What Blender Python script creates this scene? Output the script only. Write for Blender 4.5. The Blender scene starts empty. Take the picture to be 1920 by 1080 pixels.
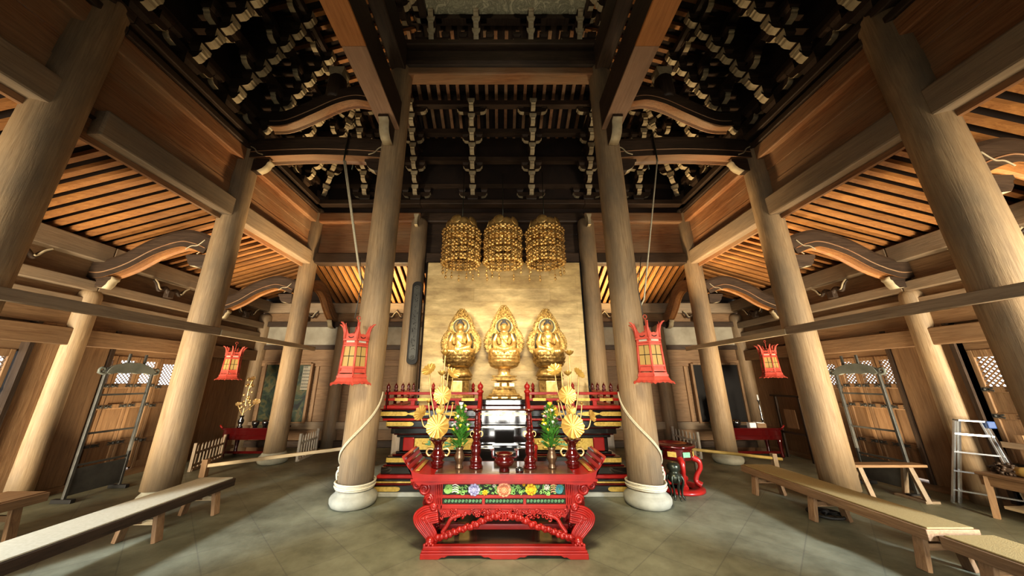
import bpy, bmesh, math, random
from mathutils import Vector, Matrix, noise
R = random.Random(7)
PI = math.pi
C = bpy.context.scene.collection
V = Vector

# ------------------------------------------------------------------ materials
def new_mat(name):
    m = bpy.data.materials.new(name); m.use_nodes = True
    nt = m.node_tree
    return m, nt, nt.nodes['Principled BSDF']

def ramp(nt, stops):
    r = nt.nodes.new('ShaderNodeValToRGB')
    el = r.color_ramp.elements
    el[0].position, el[0].color = stops[0][0], (*stops[0][1], 1)
    el[1].position, el[1].color = stops[-1][0], (*stops[-1][1], 1)
    for p, c in stops[1:-1]:
        e = el.new(p); e.color = (*c, 1)
    return r

def coords(nt, scale, rot=(0, 0, 0)):
    tc = nt.nodes.new('ShaderNodeTexCoord'); mp = nt.nodes.new('ShaderNodeMapping')
    mp.inputs['Scale'].default_value = scale; mp.inputs['Rotation'].default_value = rot
    nt.links.new(tc.outputs['Object'], mp.inputs['Vector'])
    return mp.outputs['Vector']

def noise_node(nt, vec, scale, detail=5, rough=.55, dist=0):
    n = nt.nodes.new('ShaderNodeTexNoise')
    n.inputs['Scale'].default_value = scale; n.inputs['Detail'].default_value = detail
    n.inputs['Roughness'].default_value = rough; n.inputs['Distortion'].default_value = dist
    nt.links.new(vec, n.inputs['Vector'])
    return n

def mix(nt, a, b, fac, mode='MIX'):
    m = nt.nodes.new('ShaderNodeMix'); m.data_type = 'RGBA'; m.blend_type = mode
    for sock, v in ((m.inputs['Factor'], fac), (m.inputs['A'], a), (m.inputs['B'], b)):
        pass
    ins = {'f': m.inputs[0], 'a': m.inputs[6], 'b': m.inputs[7]}
    for k, v in (('f', fac), ('a', a), ('b', b)):
        if hasattr(v, 'is_output'):
            nt.links.new(v, ins[k])
        elif k == 'f':
            ins[k].default_value = v
        else:
            ins[k].default_value = (*v, 1)
    return m.outputs[2]

def bump(nt, h, p, strength, dist=.01):
    b = nt.nodes.new('ShaderNodeBump')
    b.inputs['Strength'].default_value = strength; b.inputs['Distance'].default_value = dist
    nt.links.new(h, b.inputs['Height']); nt.links.new(b.outputs['Normal'], p.inputs['Normal'])

def wood(name, dark, light, axis='Z', rough=.62, cross=9, grain=.7, stain=None, stain_amt=.5, vary=.35):
    m, nt, p = new_mat(name)
    s = {'X': (grain, cross, cross), 'Y': (cross, grain, cross), 'Z': (cross, cross, grain)}[axis]
    v = coords(nt, s)
    n = noise_node(nt, v, 4.5, 9, .68, .9)
    r = ramp(nt, [(.3, dark), (.5, tuple((a + b) / 2 for a, b in zip(dark, light))), (.72, light)])
    nt.links.new(n.outputs['Fac'], r.inputs['Fac'])
    v2 = coords(nt, {'X': (.5, 1.3, 1.3), 'Y': (1.3, .5, 1.3), 'Z': (1.3, 1.3, .45)}[axis])
    n2 = noise_node(nt, v2, 1.6, 4, .6)
    r2 = ramp(nt, [(.38, (0, 0, 0)), (.66, (1, 1, 1))])
    nt.links.new(n2.outputs['Fac'], r2.inputs['Fac'])
    st = stain or tuple(c * .55 for c in dark)
    mul = nt.nodes.new('ShaderNodeMath'); mul.operation = 'MULTIPLY'; mul.inputs[1].default_value = stain_amt
    nt.links.new(r2.outputs['Color'], mul.inputs[0])
    col = mix(nt, r.outputs['Color'], st, mul.outputs[0])
    oi = nt.nodes.new('ShaderNodeObjectInfo')
    mr = nt.nodes.new('ShaderNodeMapRange'); mr.inputs[3].default_value = 1 - vary; mr.inputs[4].default_value = 1 + vary * .6
    nt.links.new(oi.outputs['Random'], mr.inputs[0])
    hs = nt.nodes.new('ShaderNodeHueSaturation'); nt.links.new(mr.outputs[0], hs.inputs['Value'])
    nt.links.new(col, hs.inputs['Color'])
    nt.links.new(hs.outputs['Color'], p.inputs['Base Color'])
    p.inputs['Roughness'].default_value = rough
    bump(nt, n.outputs['Fac'], p, .35, .012)
    return m

def plain(name, col, rough=.5, metal=0, coat=0, vary_scale=0, col2=None, bmp=0):
    m, nt, p = new_mat(name)
    p.inputs['Base Color'].default_value = (*col, 1)
    p.inputs['Roughness'].default_value = rough; p.inputs['Metallic'].default_value = metal
    p.inputs['Coat Weight'].default_value = coat
    p.inputs['Coat Roughness'].default_value = .08
    if vary_scale:
        n = noise_node(nt, coords(nt, (1, 1, 1)), vary_scale, 5)
        r = ramp(nt, [(.35, col), (.68, col2 or tuple(c * .6 for c in col))])
        nt.links.new(n.outputs['Fac'], r.inputs['Fac'])
        nt.links.new(r.outputs['Color'], p.inputs['Base Color'])
        if bmp: bump(nt, n.outputs['Fac'], p, bmp, .01)
    return m

M = {}
for ax in 'XYZ':
    M['pillar' + ax] = wood('weathered_pillar_wood_' + ax, (.26, .165, .085), (.50, .36, .21), ax, .6, 11, .5, (.17, .135, .095), .8, .1)
    M['dark' + ax] = wood('dark_old_wood_' + ax, (.03, .018, .011), (.10, .062, .038), ax, .55, 9, .6, vary=.25)
    M['red' + ax] = wood('reddish_board_wood_' + ax, (.15, .06, .026), (.40, .20, .09), ax, .55, 8, .45, (.32, .23, .14), .6, .12)
    M['wall' + ax] = wood('honey_wall_wood_' + ax, (.17, .088, .04), (.40, .25, .13), ax, .6, 8, .5, (.20, .13, .075), .6, .22)
    M['grey' + ax] = wood('greyed_beam_wood_' + ax, (.22, .15, .09), (.42, .31, .20), ax, .6, 7, .4, (.2, .17, .13), .6, .12)
    M['pale' + ax] = wood('pale_new_wood_' + ax, (.50, .38, .22), (.72, .58, .38), ax, .6, 8, .4, vary=.1)
    M['rafter' + ax] = wood('orange_rafter_wood_' + ax, (.28, .11, .03), (.56, .265, .08), ax, .6, 8, .5, (.2, .09, .04), .5, .3)
M['orange_beam'] = wood('orange_cedar_beam', (.42, .17, .05), (.62, .29, .10), 'Y', .55, 8, .4, vary=.05)
M['pink_beam'] = wood('planed_beam_wood', (.36, .22, .14), (.50, .33, .22), 'Y', .6, 8, .3, vary=.05)
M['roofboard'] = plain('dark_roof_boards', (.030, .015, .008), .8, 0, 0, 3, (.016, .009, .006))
M['white'] = plain('chalk_white_end_paint', (.52, .44, .29), .7, 0, 0, 6, (.34, .27, .17))
M['plaster'] = plain('old_grey_plaster', (.40, .36, .28), .85, 0, 0, 3, (.28, .25, .19), .2)
M['stone'] = plain('pale_base_stone', (.37, .35, .27), .75, 0, 0, 8, (.28, .27, .21), .15)
M['lacquer'] = plain('red_lacquer', (.36, .020, .014), .3, 0, .15, 5, (.24, .012, .010))
M['crimson'] = plain('dark_crimson_lacquer', (.075, .005, .005), .12, 0, .8)
M['redmetal'] = plain('vermilion_lantern_paint', (.60, .115, .08), .5, 0, .1, 9, (.50, .075, .05))
M['black'] = plain('black_lacquer', (.012, .011, .011), .10, 0, 1.0); M['black'].node_tree.nodes['Principled BSDF'].inputs['IOR'].default_value = 2.0
M['blackmatt'] = plain('matt_black', (.02, .019, .018), .6)
M['gold'] = plain('aged_gold', (.85, .60, .25), .34, .7, 0, 14, (.52, .32, .10))
M['goldbright'] = plain('bright_gold_leaf', (.95, .73, .38), .34, .65, 0, 16, (.66, .43, .15))
M['golddark'] = plain('tarnished_gold', (.52, .35, .13), .36, .7, 0, 18, (.17, .10, .035))
M['goldplate'] = plain('gold_plate_fitting', (.70, .50, .14), .4, .5, 0, 30, (.5, .33, .07))
M['mandorla'] = plain('carved_gilt_wood', (.66, .44, .15), .5, .45, 0, 30, (.17, .095, .025))
M['petalgold'] = plain('lotus_gold', (.72, .48, .15), .36, .6, 0, 10, (.52, .31, .08))
M['tabletop'] = plain('dark_brown_table_surface', (.10, .055, .035), .22, 0, .5)
for k_, c_ in (('lavender', (.30, .30, .50)), ('peach', (.55, .20, .10)), ('ygold', (.62, .36, .02)), ('cream', (.55, .55, .42))):
    M[k_ + '_deep'] = plain('deep_' + k_ + '_paint', c_, .5)
M['bronze'] = plain('brown_bronze', (.22, .14, .085), .3, .75)
M['darkbronze'] = plain('black_green_bronze', (.045, .05, .035), .28, .6)
M['steel'] = plain('aluminium', (.72, .74, .76), .25, .9)
M['iron'] = plain('grey_stand_metal', (.11, .11, .10), .5, .3, 0, 6, (.07, .07, .065))
M['cloud'] = plain('grey_green_crest_paint', (.17, .18, .155), .6, .1, 0, 6, (.11, .12, .10))
M['rope'] = plain('cream_rope', (.62, .56, .41), .8, 0, 0, 60, (.50, .44, .31), .4)
M['mat'] = plain('tan_woven_mat', (.38, .28, .12), .8, 0, 0, 120, (.30, .215, .085), .3)
M['greymat'] = plain('pale_bench_top', (.60, .55, .41), .45, 0, 0, 40, (.52, .47, .33))
M['leaf'] = plain('green_leaf', (.13, .36, .06), .5, 0, 0, 20, (.06, .22, .035))
M['yellow'] = plain('yellow_petal', (.85, .70, .05), .5)
M['cream'] = plain('white_petal', (.85, .85, .75), .5)
M['pink'] = plain('mauve_petal', (.42, .20, .28), .5)
M['lavender'] = plain('lavender_paint', (.55, .55, .72), .5, 0, 0, 20, (.42, .42, .62))
M['peach'] = plain('peach_paint', (.85, .42, .24), .5, 0, 0, 20, (.75, .32, .18))
M['ygold'] = plain('yellow_paint', (.88, .62, .05), .5, 0, 0, 20, (.8, .5, .03))
M['lime'] = plain('light_green_paint', (.30, .52, .16), .5, 0, 0, 25, (.18, .38, .1))
M['teal'] = plain('teal_paint', (.06, .25, .28), .5)
M['seagreen'] = plain('sea_green_paint', (.20, .45, .24), .5, 0, 0, 40, (.1, .28, .14))
M['darkbg'] = plain('carving_ground', (.02, .03, .015), .7)
M['paper'] = plain('lantern_mesh_panel', (.46, .31, .11), .6)
M['hair'] = plain('dark_blue_hair', (.06, .06, .065), .6)
M['halo'] = plain('dark_halo_ring', (.10, .09, .06), .45, .3)
M['whiteobj'] = plain('white_card', (.82, .80, .76), .7)
M['bluecap'] = plain('blue_plastic', (.03, .08, .25), .5)
M['picket'] = plain('greyed_white_picket_paint', (.60, .55, .46), .7, 0, 0, 10, (.45, .4, .32))
M['bamboo'] = plain('yellow_bamboo', (.55, .40, .13), .5, 0, 0, 5, (.42, .29, .09))
M['dim'] = plain('alcove_shade', (.015, .013, .012), .8)  # near-black colour standing in for the shade of an alcove
M['ground'] = plain('pale_gravel', (.6, .58, .52), .9)

def floor_mat():
    m, nt, p = new_mat('grey_green_floor_stone')
    v = coords(nt, (1, 1, 1), (0, 0, PI / 4))
    b = nt.nodes.new('ShaderNodeTexBrick'); b.offset = 0
    b.inputs['Scale'].default_value = 1; b.inputs['Brick Width'].default_value = .52; b.inputs['Row Height'].default_value = .52
    b.inputs['Mortar Size'].default_value = .006; b.inputs['Mortar Smooth'].default_value = .3
    b.inputs['Color1'].default_value = (.182, .184, .132, 1); b.inputs['Color2'].default_value = (.212, .212, .155, 1)
    b.inputs['Mortar'].default_value = (.155, .155, .12, 1)
    nt.links.new(v, b.inputs['Vector'])
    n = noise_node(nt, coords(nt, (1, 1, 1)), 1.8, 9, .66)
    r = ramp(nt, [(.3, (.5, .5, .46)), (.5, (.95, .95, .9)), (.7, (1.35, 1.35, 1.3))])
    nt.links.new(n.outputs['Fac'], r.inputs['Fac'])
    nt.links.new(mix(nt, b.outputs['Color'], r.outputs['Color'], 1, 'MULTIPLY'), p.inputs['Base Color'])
    p.inputs['Roughness'].default_value = .5
    n3 = noise_node(nt, coords(nt, (1, 1, 1)), 16, 5)
    bump(nt, n3.outputs['Fac'], p, .25, .01)
    return m
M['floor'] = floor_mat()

def backdrop_mat():
    m, nt, p = new_mat('aged_gold_leaf_panel')
    v = coords(nt, (1, 1, 1), (PI / 2, 0, 0))
    b = nt.nodes.new('ShaderNodeTexBrick'); b.offset = .35
    b.inputs['Scale'].default_value = 1; b.inputs['Brick Width'].default_value = 1.7; b.inputs['Row Height'].default_value = .30
    b.inputs['Mortar Size'].default_value = .004; b.inputs['Mortar Smooth'].default_value = .6
    b.inputs['Color1'].default_value = (.56, .41, .19, 1); b.inputs['Color2'].default_value = (.68, .53, .28, 1)
    b.inputs['Mortar'].default_value = (.46, .33, .15, 1)
    nt.links.new(v, b.inputs['Vector'])
    n = noise_node(nt, coords(nt, (.8, .8, 2.5)), 2.6, 8, .65)
    r = ramp(nt, [(.3, (.50, .45, .42)), (.6, (1.1, 1.1, 1.1)), (.78, (1.6, 1.7, 1.9))])
    nt.links.new(n.outputs['Fac'], r.inputs['Fac'])
    nt.links.new(mix(nt, b.outputs['Color'], r.outputs['Color'], .85, 'MULTIPLY'), p.inputs['Base Color'])
    p.inputs['Roughness'].default_value = .5; p.inputs['Metallic'].default_value = .15
    return m
M['backdrop'] = backdrop_mat()

def swirl_mat():
    m, nt, p = new_mat('painted_cloud_ceiling')
    n = noise_node(nt, coords(nt, (1, 1, 1)), 3.2, 6, .7, 3.2)
    r = ramp(nt, [(.3, (.12, .12, .08)), (.42, (.46, .43, .30)), (.5, (.24, .23, .16)), (.62, (.62, .57, .40)), (.8, (.42, .40, .29))])
    nt.links.new(n.outputs['Fac'], r.inputs['Fac']); nt.links.new(r.outputs['Color'], p.inputs['Base Color'])
    p.inputs['Roughness'].default_value = .8
    return m
M['swirl'] = swirl_mat()

def picture_mat():
    m, nt, p = new_mat('dark_old_painting')
    n = noise_node(nt, coords(nt, (1, 1, 1)), 3.5, 5, .6, 1.5)
    r = ramp(nt, [(.35, (.008, .010, .010)), (.5, (.03, .05, .03)), (.6, (.10, .09, .035)), (.75, (.05, .03, .02))])
    nt.links.new(n.outputs['Fac'], r.inputs['Fac']); nt.links.new(r.outputs['Color'], p.inputs['Base Color'])
    p.inputs['Roughness'].default_value = .5
    return m
M['picture'] = picture_mat()

# ------------------------------------------------------------------ mesh builder
class MB:
    def __init__(s): s.v = []; s.f = []; s.mi = []; s.sm = []
    def add(s, vs, fs, mi=0, smooth=False, mat=None):
        o = len(s.v)
        s.v += [tuple(mat @ V(v)) if mat else tuple(v) for v in vs]
        for i, f in enumerate(fs):
            s.f.append([a + o for a in f]); s.mi.append(mi[i] if isinstance(mi, list) else mi)
            s.sm.append(smooth[i] if isinstance(smooth, list) else smooth)
        return s
    def box(s, x0, x1, y0, y1, z0, z1, mi=0, mat=None):
        vs = [(x, y, z) for x in (x0, x1) for y in (y0, y1) for z in (z0, z1)]
        return s.add(vs, [(0, 1, 3, 2), (4, 6, 7, 5), (0, 4, 5, 1), (2, 3, 7, 6), (0, 2, 6, 4), (1, 5, 7, 3)], mi, False, mat)
    def beam(s, p, q, w, h, mi=0, up=(0, 0, 1), end_mi=None):      # rectangular bar from p to q
        p, q = V(p), V(q); d = (q - p).normalized()
        side = d.cross(V(up))
        if side.length < 1e-4: side = d.cross(V((0, 1, 0)))
        side.normalize(); u = side.cross(d).normalized()
        vs = [c + side * a * w / 2 + u * b * h / 2 for c in (p, q) for a, b in ((-1, -1), (1, -1), (1, 1), (-1, 1))]
        e = mi if end_mi is None else end_mi
        return s.add(vs, [(3, 2, 1, 0), (4, 5, 6, 7), (0, 1, 5, 4), (1, 2, 6, 5), (2, 3, 7, 6), (3, 0, 4, 7)], [e, e, mi, mi, mi, mi])
    def lathe(s, prof, c=(0, 0, 0), n=24, mi=0, mat=None, scale=(1, 1), flat=False, caps=True):
        vs = []; fs = []; sm = []
        for r, z in prof:
            for k in range(n):
                a = 2 * PI * (k + .5 * flat) / n
                vs.append((c[0] + r * math.cos(a) * scale[0], c[1] + r * math.sin(a) * scale[1], c[2] + z))
        for i in range(len(prof) - 1):
            for k in range(n):
                k2 = (k + 1) % n
                fs.append((i * n + k, i * n + k2, (i + 1) * n + k2, (i + 1) * n + k)); sm.append(not flat)
        if caps:
            fs.append(tuple(range(n - 1, -1, -1))); sm.append(False)
            fs.append(tuple(range((len(prof) - 1) * n, len(prof) * n))); sm.append(False)
        return s.add(vs, fs, mi, sm, mat)
    def tube(s, pts, r, n=8, mi=0, closed=False, caps=True, mat=None):
        pts = [V(p) for p in pts]; m = len(pts)
        rr = r if isinstance(r, (list, tuple)) else [r] * m
        vs = []; fs = []; sm = []
        prev = None
        for i, p in enumerate(pts):
            a = pts[(i - 1) % m] if (closed or i > 0) else p
            b = pts[(i + 1) % m] if (closed or i < m - 1) else p
            d = (b - a).normalized()
            if prev is None:
                t = V((0, 0, 1)) if abs(d.z) < .9 else V((1, 0, 0))
                u = d.cross(t).normalized()
            else:
                u = (prev - d * prev.dot(d)).normalized()
            prev = u; w = d.cross(u)
            for k in range(n):
                t = 2 * PI * k / n
                vs.append(p + (u * math.cos(t) + w * math.sin(t)) * rr[i])
        for i in range(m if closed else m - 1):
            j = (i + 1) % m
            for k in range(n):
                k2 = (k + 1) % n
                fs.append((i * n + k, i * n + k2, j * n + k2, j * n + k)); sm.append(True)
        if caps and not closed:
            fs.append(tuple(range(n - 1, -1, -1))); fs.append(tuple(range((m - 1) * n, m * n))); sm += [False, False]
        return s.add(vs, fs, mi, sm, mat)
    def prism(s, poly, axis, a, b, mi=0, side_mi=None, smooth=False, mat=None):
        # poly of 2-D points extruded along an axis from a to b; axis Y: (x,z), X: (y,z), Z: (x,y)
        n = len(poly)
        def P(q, t): return {'Y': (q[0], t, q[1]), 'X': (t, q[0], q[1]), 'Z': (q[0], q[1], t)}[axis]
        vs = [P(q, a) for q in poly] + [P(q, b) for q in poly]
        fs = [tuple(range(n)), tuple(range(2 * n - 1, n - 1, -1))]; ms = [mi, mi]; sm = [False, False]
        for i in range(n):
            j = (i + 1) % n
            fs.append((i, i + n, j + n, j)); ms.append(side_mi[i] if side_mi else mi); sm.append(smooth)
        return s.add(vs, fs, ms, sm, mat)
    def ball(s, c, r, mi=0, n=10, m=7, mat=None):
        r = r if isinstance(r, (list, tuple)) else (r, r, r)
        vs = [(c[0], c[1], c[2] - r[2])]; fs = []
        for i in range(1, m):
            t = PI * i / m
            for k in range(n):
                a = 2 * PI * k / n
                vs.append((c[0] + r[0] * math.sin(t) * math.cos(a), c[1] + r[1] * math.sin(t) * math.sin(a), c[2] - r[2] * math.cos(t)))
        vs.append((c[0], c[1], c[2] + r[2])); L = len(vs) - 1
        for k in range(n):
            k2 = (k + 1) % n
            fs.append((0, 1 + k2, 1 + k)); fs.append((L, L - n + k, L - n + k2))
            for i in range(m - 2):
                fs.append((1 + i * n + k, 1 + i * n + k2, 1 + (i + 1) * n + k2, 1 + (i + 1) * n + k))
        return s.add(vs, fs, mi, True, mat)
    def mesh(s, name, mats):
        me = bpy.data.meshes.new(name); me.from_pydata(s.v, [], s.f); me.update()
        for m in mats: me.materials.append(m)
        me.polygons.foreach_set('material_index', s.mi); me.polygons.foreach_set('use_smooth', s.sm)
        b = bmesh.new(); b.from_mesh(me); bmesh.ops.recalc_face_normals(b, faces=b.faces); b.to_mesh(me); b.free()
        return me
    def build(s, name, mats, parent=None, bevel=0, loc=None):
        if isinstance(mats, str): mats = (mats,)
        me = s.mesh(name, [M[k] for k in mats])
        o = bpy.data.objects.new(name, me); C.objects.link(o)
        if parent: o.parent = parent
        if loc: o.location = loc
        if bevel:
            bv = o.modifiers.new('bevel', 'BEVEL'); bv.width = bevel; bv.segments = 2; bv.limit_method = 'ANGLE'; bv.angle_limit = 1.0
        return o

def tag(o, label, cat, group=None, kind=None):
    o['label'] = label; o['category'] = cat
    if group: o['group'] = group
    if kind: o['kind'] = kind
    return o
def thing(name, label, cat, loc=(0, 0, 0), rz=0, group=None, kind=None):
    o = bpy.data.objects.new(name, None); C.objects.link(o); o.empty_display_size = .1
    o.location = loc; o.rotation_euler = (0, 0, rz)
    return tag(o, label, cat, group, kind)
def dup(root, loc, rz, label):
    def cp(o, par):
        c = o.copy(); C.objects.link(c)
        if par: c.parent = par
        for ch in list(o.children): cp(ch, c)
        return c
    r = cp(root, None); r.location = loc; r.rotation_euler = (0, 0, rz); r['label'] = label
    return r
def share(src, name, parent, loc=(0, 0, 0), rot=(0, 0, 0), scale=(1, 1, 1)):
    o = bpy.data.objects.new(name, src.data if hasattr(src, 'data') else src); C.objects.link(o); o.parent = parent
    o.location = loc; o.rotation_euler = rot; o.scale = scale
    return o
def spline(pts, n=8):
    out = []; P = [V(p) for p in pts]
    for i in range(len(P) - 1):
        a, b, c, d = P[max(i - 1, 0)], P[i], P[i + 1], P[min(i + 2, len(P) - 1)]
        for k in range(n):
            t = k / n
            out.append(.5 * ((2 * b) + (c - a) * t + (2 * a - 5 * b + 4 * c - d) * t * t + (3 * b - a - 3 * c + d) * t ** 3))
    out.append(P[-1]); return out
ORD = ['first', 'second', 'third', 'fourth', 'fifth', 'sixth', 'seventh', 'eighth', 'ninth', 'tenth', 'eleventh']
SIDE = {-1: 'left', 1: 'right'}

# ------------------------------------------------------------------ the setting
X1, X2, XW = 1.99, 4.65, 6.6
Y0, Y1, Y2, YB = 2.82, 4.93, 7.21, 8.75
AX = .05                                              # centre line of the altar
tag(MB().box(-9, 9, -4, 9.2, -.1, 0).build('floor', 'floor'), 'grey green stone tile floor of the hall', 'floor', None, 'structure')
tag(MB().box(-40, 40, -40, 40, -.3, -.12).build('ground', 'ground'), 'pale ground outside the hall doors', 'ground', None, 'structure')

# side walls: horizontal boards and beams above the doors, engaged columns
BAYS = [(-1.4, .71), (.71, Y0), (Y0, Y1), (Y1, Y2), (Y2, YB)]
for s in (-1, 1):
    w = tag(MB().box(s * XW, s * (XW + .16), -1.5, YB, 2.42, 2.66, 0).box(s * (XW + .03), s * (XW + .1), -1.5, YB, 2.6, 3.2)
            .box(s * (XW + .05), s * (XW + .16), -1.5, YB, 3.2, 3.62).box(s * (XW - .02), s * (XW + .2), -1.5, YB, 0, .09)
            .build('wall_' + SIDE[s], 'wallY'), 'wooden plank side wall with beams on the %s of the hall' % SIDE[s], 'wall', None, 'structure')
    for z0, z1, t, nm in ((2.12, 2.38, .09, 'lintel_beam'), (2.66, 2.86, .07, 'tie_beam'), (2.98, 3.14, .10, 'tie_beam'), (3.46, 3.74, .16, 'wall_plate')):
        for y0, y1 in ((-1.5, Y1 + (.02 if nm == 'lintel_beam' else .0)), (Y1, YB)):
            MB().box(s * (XW - t), s * (XW + .02), y0 + .003, y1 - .003, z0, z1).build(nm, 'wallY' if nm == 'lintel_beam' else 'greyY', w, .012)
    MB().box(s * (XW + .12), s * (XW + .2), -1.5, YB, 3.6, 3.92).build('eave_light_block', 'darkY', w)  # added to block daylight leaking in between the side rafters
    # wall boards behind and the end bay
    MB().box(s * (XW + .06), s * (XW + .12), Y2, YB, 0, 2.45).build('plank_panel', 'wallZ', w)
    for y0, y1 in ((Y1 + .14, Y1 + .50), (Y2 - .42, Y2 - .2), (Y0 + .22, Y0 + .45), (4.63 if s > 0 else 4.46, Y1 - .14), (.9, 1.2), (Y0 - .5, Y0 - .14)):
        MB().box(s * (XW - .02), s * (XW + .1), y0, y1, .09, 2.42).build('jamb_board', 'wallZ', w, .01)
    for y in (Y1 + .53, Y2 - .46, 4.655 if s > 0 else 4.48):
        MB().box(s * (XW - .05), s * (XW + .1), y - .025, y + .025, .09, 2.42).build('jamb_strip', 'darkZ', w)
    MB().box(s * (XW + .08), s * (XW + .12), Y1 + .5, Y2 - .42, 2.0, 2.45).build('transom_board', 'wallY', w)
    MB().box(s * (XW + .08), s * (XW + .12), .9, Y1 - .12, 2.0, 2.45).build('transom_board', 'wallY', w)

# panelled doors with a diamond lattice at the top
def door(name, s, y0, y1, label, gap=0):
    W = y1 - y0; x = XW + .09
    t = thing(name, label, 'door', (s * x, (y0 + y1) / 2, .09 + gap), 0, None, 'structure')
    f = MB(); h = W / 2; H = 1.93 - gap
    for a in (-1, 1): f.box(-.03, .03, a * h, a * (h - .055), 0, H)
    for z0, z1 in ((0, .12), (.42, .50), (1.02, 1.10), (1.36, 1.44), (1.83, 1.93)):
        f.box(-.028, .028, -h, h, z0 if z0 else 0, z1 if z1 < 1.9 else H)
    f.build('door_frame', 'wallZ', t, .006)
    for z0, z1 in ((.12, .42), (.5, 1.02), (1.1, 1.36)):
        MB().box(-.008, .012, -h + .05, h - .05, z0, z1).build('panel', 'wallZ', t)
    l = MB(); a = h - .055; st = .062; n = int((2 * a + .39) / st) + 2
    for k in range(-n, n):
        for sg in (-1, 1):
            pts = []
            c = k * st
            for yy in (-a, a):
                zz = 1.635 + sg * (yy - c) * 1.0
                pts.append([yy, zz])
            # clip to z range
            (ya, za), (yb, zb) = pts
            lo, hi = 1.44, 1.83
            def cl(p, q):
                if p[1] < lo: return [p[0] + (q[0] - p[0]) * (lo - p[1]) / (q[1] - p[1]), lo]
                if p[1] > hi: return [p[0] + (q[0] - p[0]) * (hi - p[1]) / (q[1] - p[1]), hi]
                return p
            if (za < lo and zb < lo) or (za > hi and zb > hi): continue
            p, q = cl(pts[0], pts[1]), cl(pts[1], pts[0])
            if abs(p[0] - q[0]) < .01: continue
            l.beam((sg * .006, p[0], p[1]), (sg * .006, q[0], q[1]), .012, .016 if s > 0 else .007)  # left bars thinned, putting the window glare into their shape
    l.build('lattice', 'wallZ', t)
    for z in (.46, 1.06, 1.40):
        for sg in (-1, 1):
            mb = MB(); c = sg * (h - .035)
            mb.box(-s * .036, -s * .030, c - .03, c + .03, z - .025, z + .025)
            mb.ball((-s * .036, c, z), (.012, .016, .016), 0, 8, 5)
            mb.beam((-s * .034, c - sg * .03, z), (-s * .034, c - sg * .085, z + .02), .006, .018); mb.beam((-s * .034, c - sg * .03, z), (-s * .034, c - sg * .085, z - .02), .006, .018)
            mb.build('hinge_plate', 'iron', t)
    return t
dn = 0
WORD = ['farthest', 'third', 'second', 'nearest']
for s in (-1, 1):
    ys = [5.46, 5.79, 6.12, 6.45, 6.78] if s > 0 else [5.30, 5.66, 6.02, 6.39, 6.77]
    for k in range(4):
        dn += 1
        door('door_%d' % dn, s, ys[k] + .004, ys[k + 1] - .004, 'wooden door leaf with bright lattice top behind the %s metal rack, %s of four from the altar wall' % (SIDE[s], ['fourth', 'third', 'second', 'first'][k]), .03 if k < 3 else 0)
    ys = [3.1, 3.4, 3.75, 4.1, 4.26, 4.60] if s > 0 else [3.1, 3.45, 3.8, 4.12, 4.45]
    for a, b in ([(3.2, 3.55), (3.55, 3.9), (3.9, 4.25), (4.25, 4.62)] if s > 0 else [(3.25, 3.63), (3.63, 4.02), (4.02, 4.44)]):
        dn += 1
        door('door_%d' % dn, s, a + .004, b - .004, 'wooden lattice topped door leaf in the %s wall beside the near pillar, leaf centred %s' % (SIDE[s], {3.2: 'farthest forward', 3.55: 'third from the wall column', 3.9: 'second from the wall column', 4.25: 'next to the wall column', 3.25: 'farthest forward', 3.63: 'second from the wall column', 4.02: 'next to the wall column'}[a]))

# back wall
w = tag(MB().box(-XW - .1, XW + .1, YB + .06, YB + .2, 0, 3.7).build('wall_back', 'wallX'), 'brown plank back wall behind the altar aisle', 'wall', None, 'structure')
for z0, z1, t, mt, nm in ((3.42, 3.70, .14, 'greyX', 'wall_plate'), (3.04, 3.18, .1, 'darkX', 'tie_beam'), (2.42, 2.54, .08, 'darkX', 'tie_beam'), (.42, .60, .09, 'greyX', 'tie_beam'), (0, .16, .1, 'darkX', 'sill_beam'), (1.98, 2.14, .04, 'wallX', 'tie_beam')):
    MB().box(-XW, XW, YB + .06 - t, YB + .08, z0, z1).build(nm, mt, w, .01)
MB().box(-XW, XW, YB + .03, YB + .07, 2.54, 3.04).build('plaster_band', 'plaster', w)
MB().box(-XW, XW, YB + .1, YB + .18, 3.6, 3.86).build('eave_light_block', 'darkX', w)  # added to block daylight leaking in above the back wall
for x0 in (-3.95, -3.3, -2.7, 2.45, 3.2, 3.9, -6.1, -4.9, 4.95, 6.1):
    MB().box(x0 - .035, x0 + .035, YB + .02, YB + .07, .6, 1.98).build('panel_strip', 'wallZ', w, .008)

# unseen front wall, entrance sized to limit daylight (behind the viewer), roof and ceiling
tag(MB().box(-9, 9, -2.2, -2.0, 2.75, 9.2).box(-9, -3.2, -2.2, -2.0, 0, 2.75).box(3.2, 9, -2.2, -2.0, 0, 2.75).build('wall_front', 'darkX'), 'dark wall above the open front doors', 'wall', None, 'structure')
cl = thing('ceiling', 'dark sloping main roof ceiling with rafters above the bracket clusters', 'ceiling', (0, 0, 0), 0, None, 'structure')
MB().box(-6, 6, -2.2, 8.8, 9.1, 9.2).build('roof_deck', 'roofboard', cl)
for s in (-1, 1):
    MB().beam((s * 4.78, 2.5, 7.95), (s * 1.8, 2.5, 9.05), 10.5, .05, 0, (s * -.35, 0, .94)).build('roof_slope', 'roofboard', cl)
    mb = None
    for k in range(34):
        y = -.6 + k * .235
        MB().beam((s * 4.7, y, 7.9), (s * 1.85, y, 8.95), .075, .09).build('rafter', 'rafterX', cl)
MB().beam((0, 7.6, 7.95), (0, 4.95, 9.0), 9.4, .05).build('roof_slope', 'roofboard', cl)
for k in range(36):
    x = -4.1 + k * .235
    MB().beam((x, 7.5, 7.9), (x, 5.0, 8.85), .075, .09).build('rafter', 'redY', cl)

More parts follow.
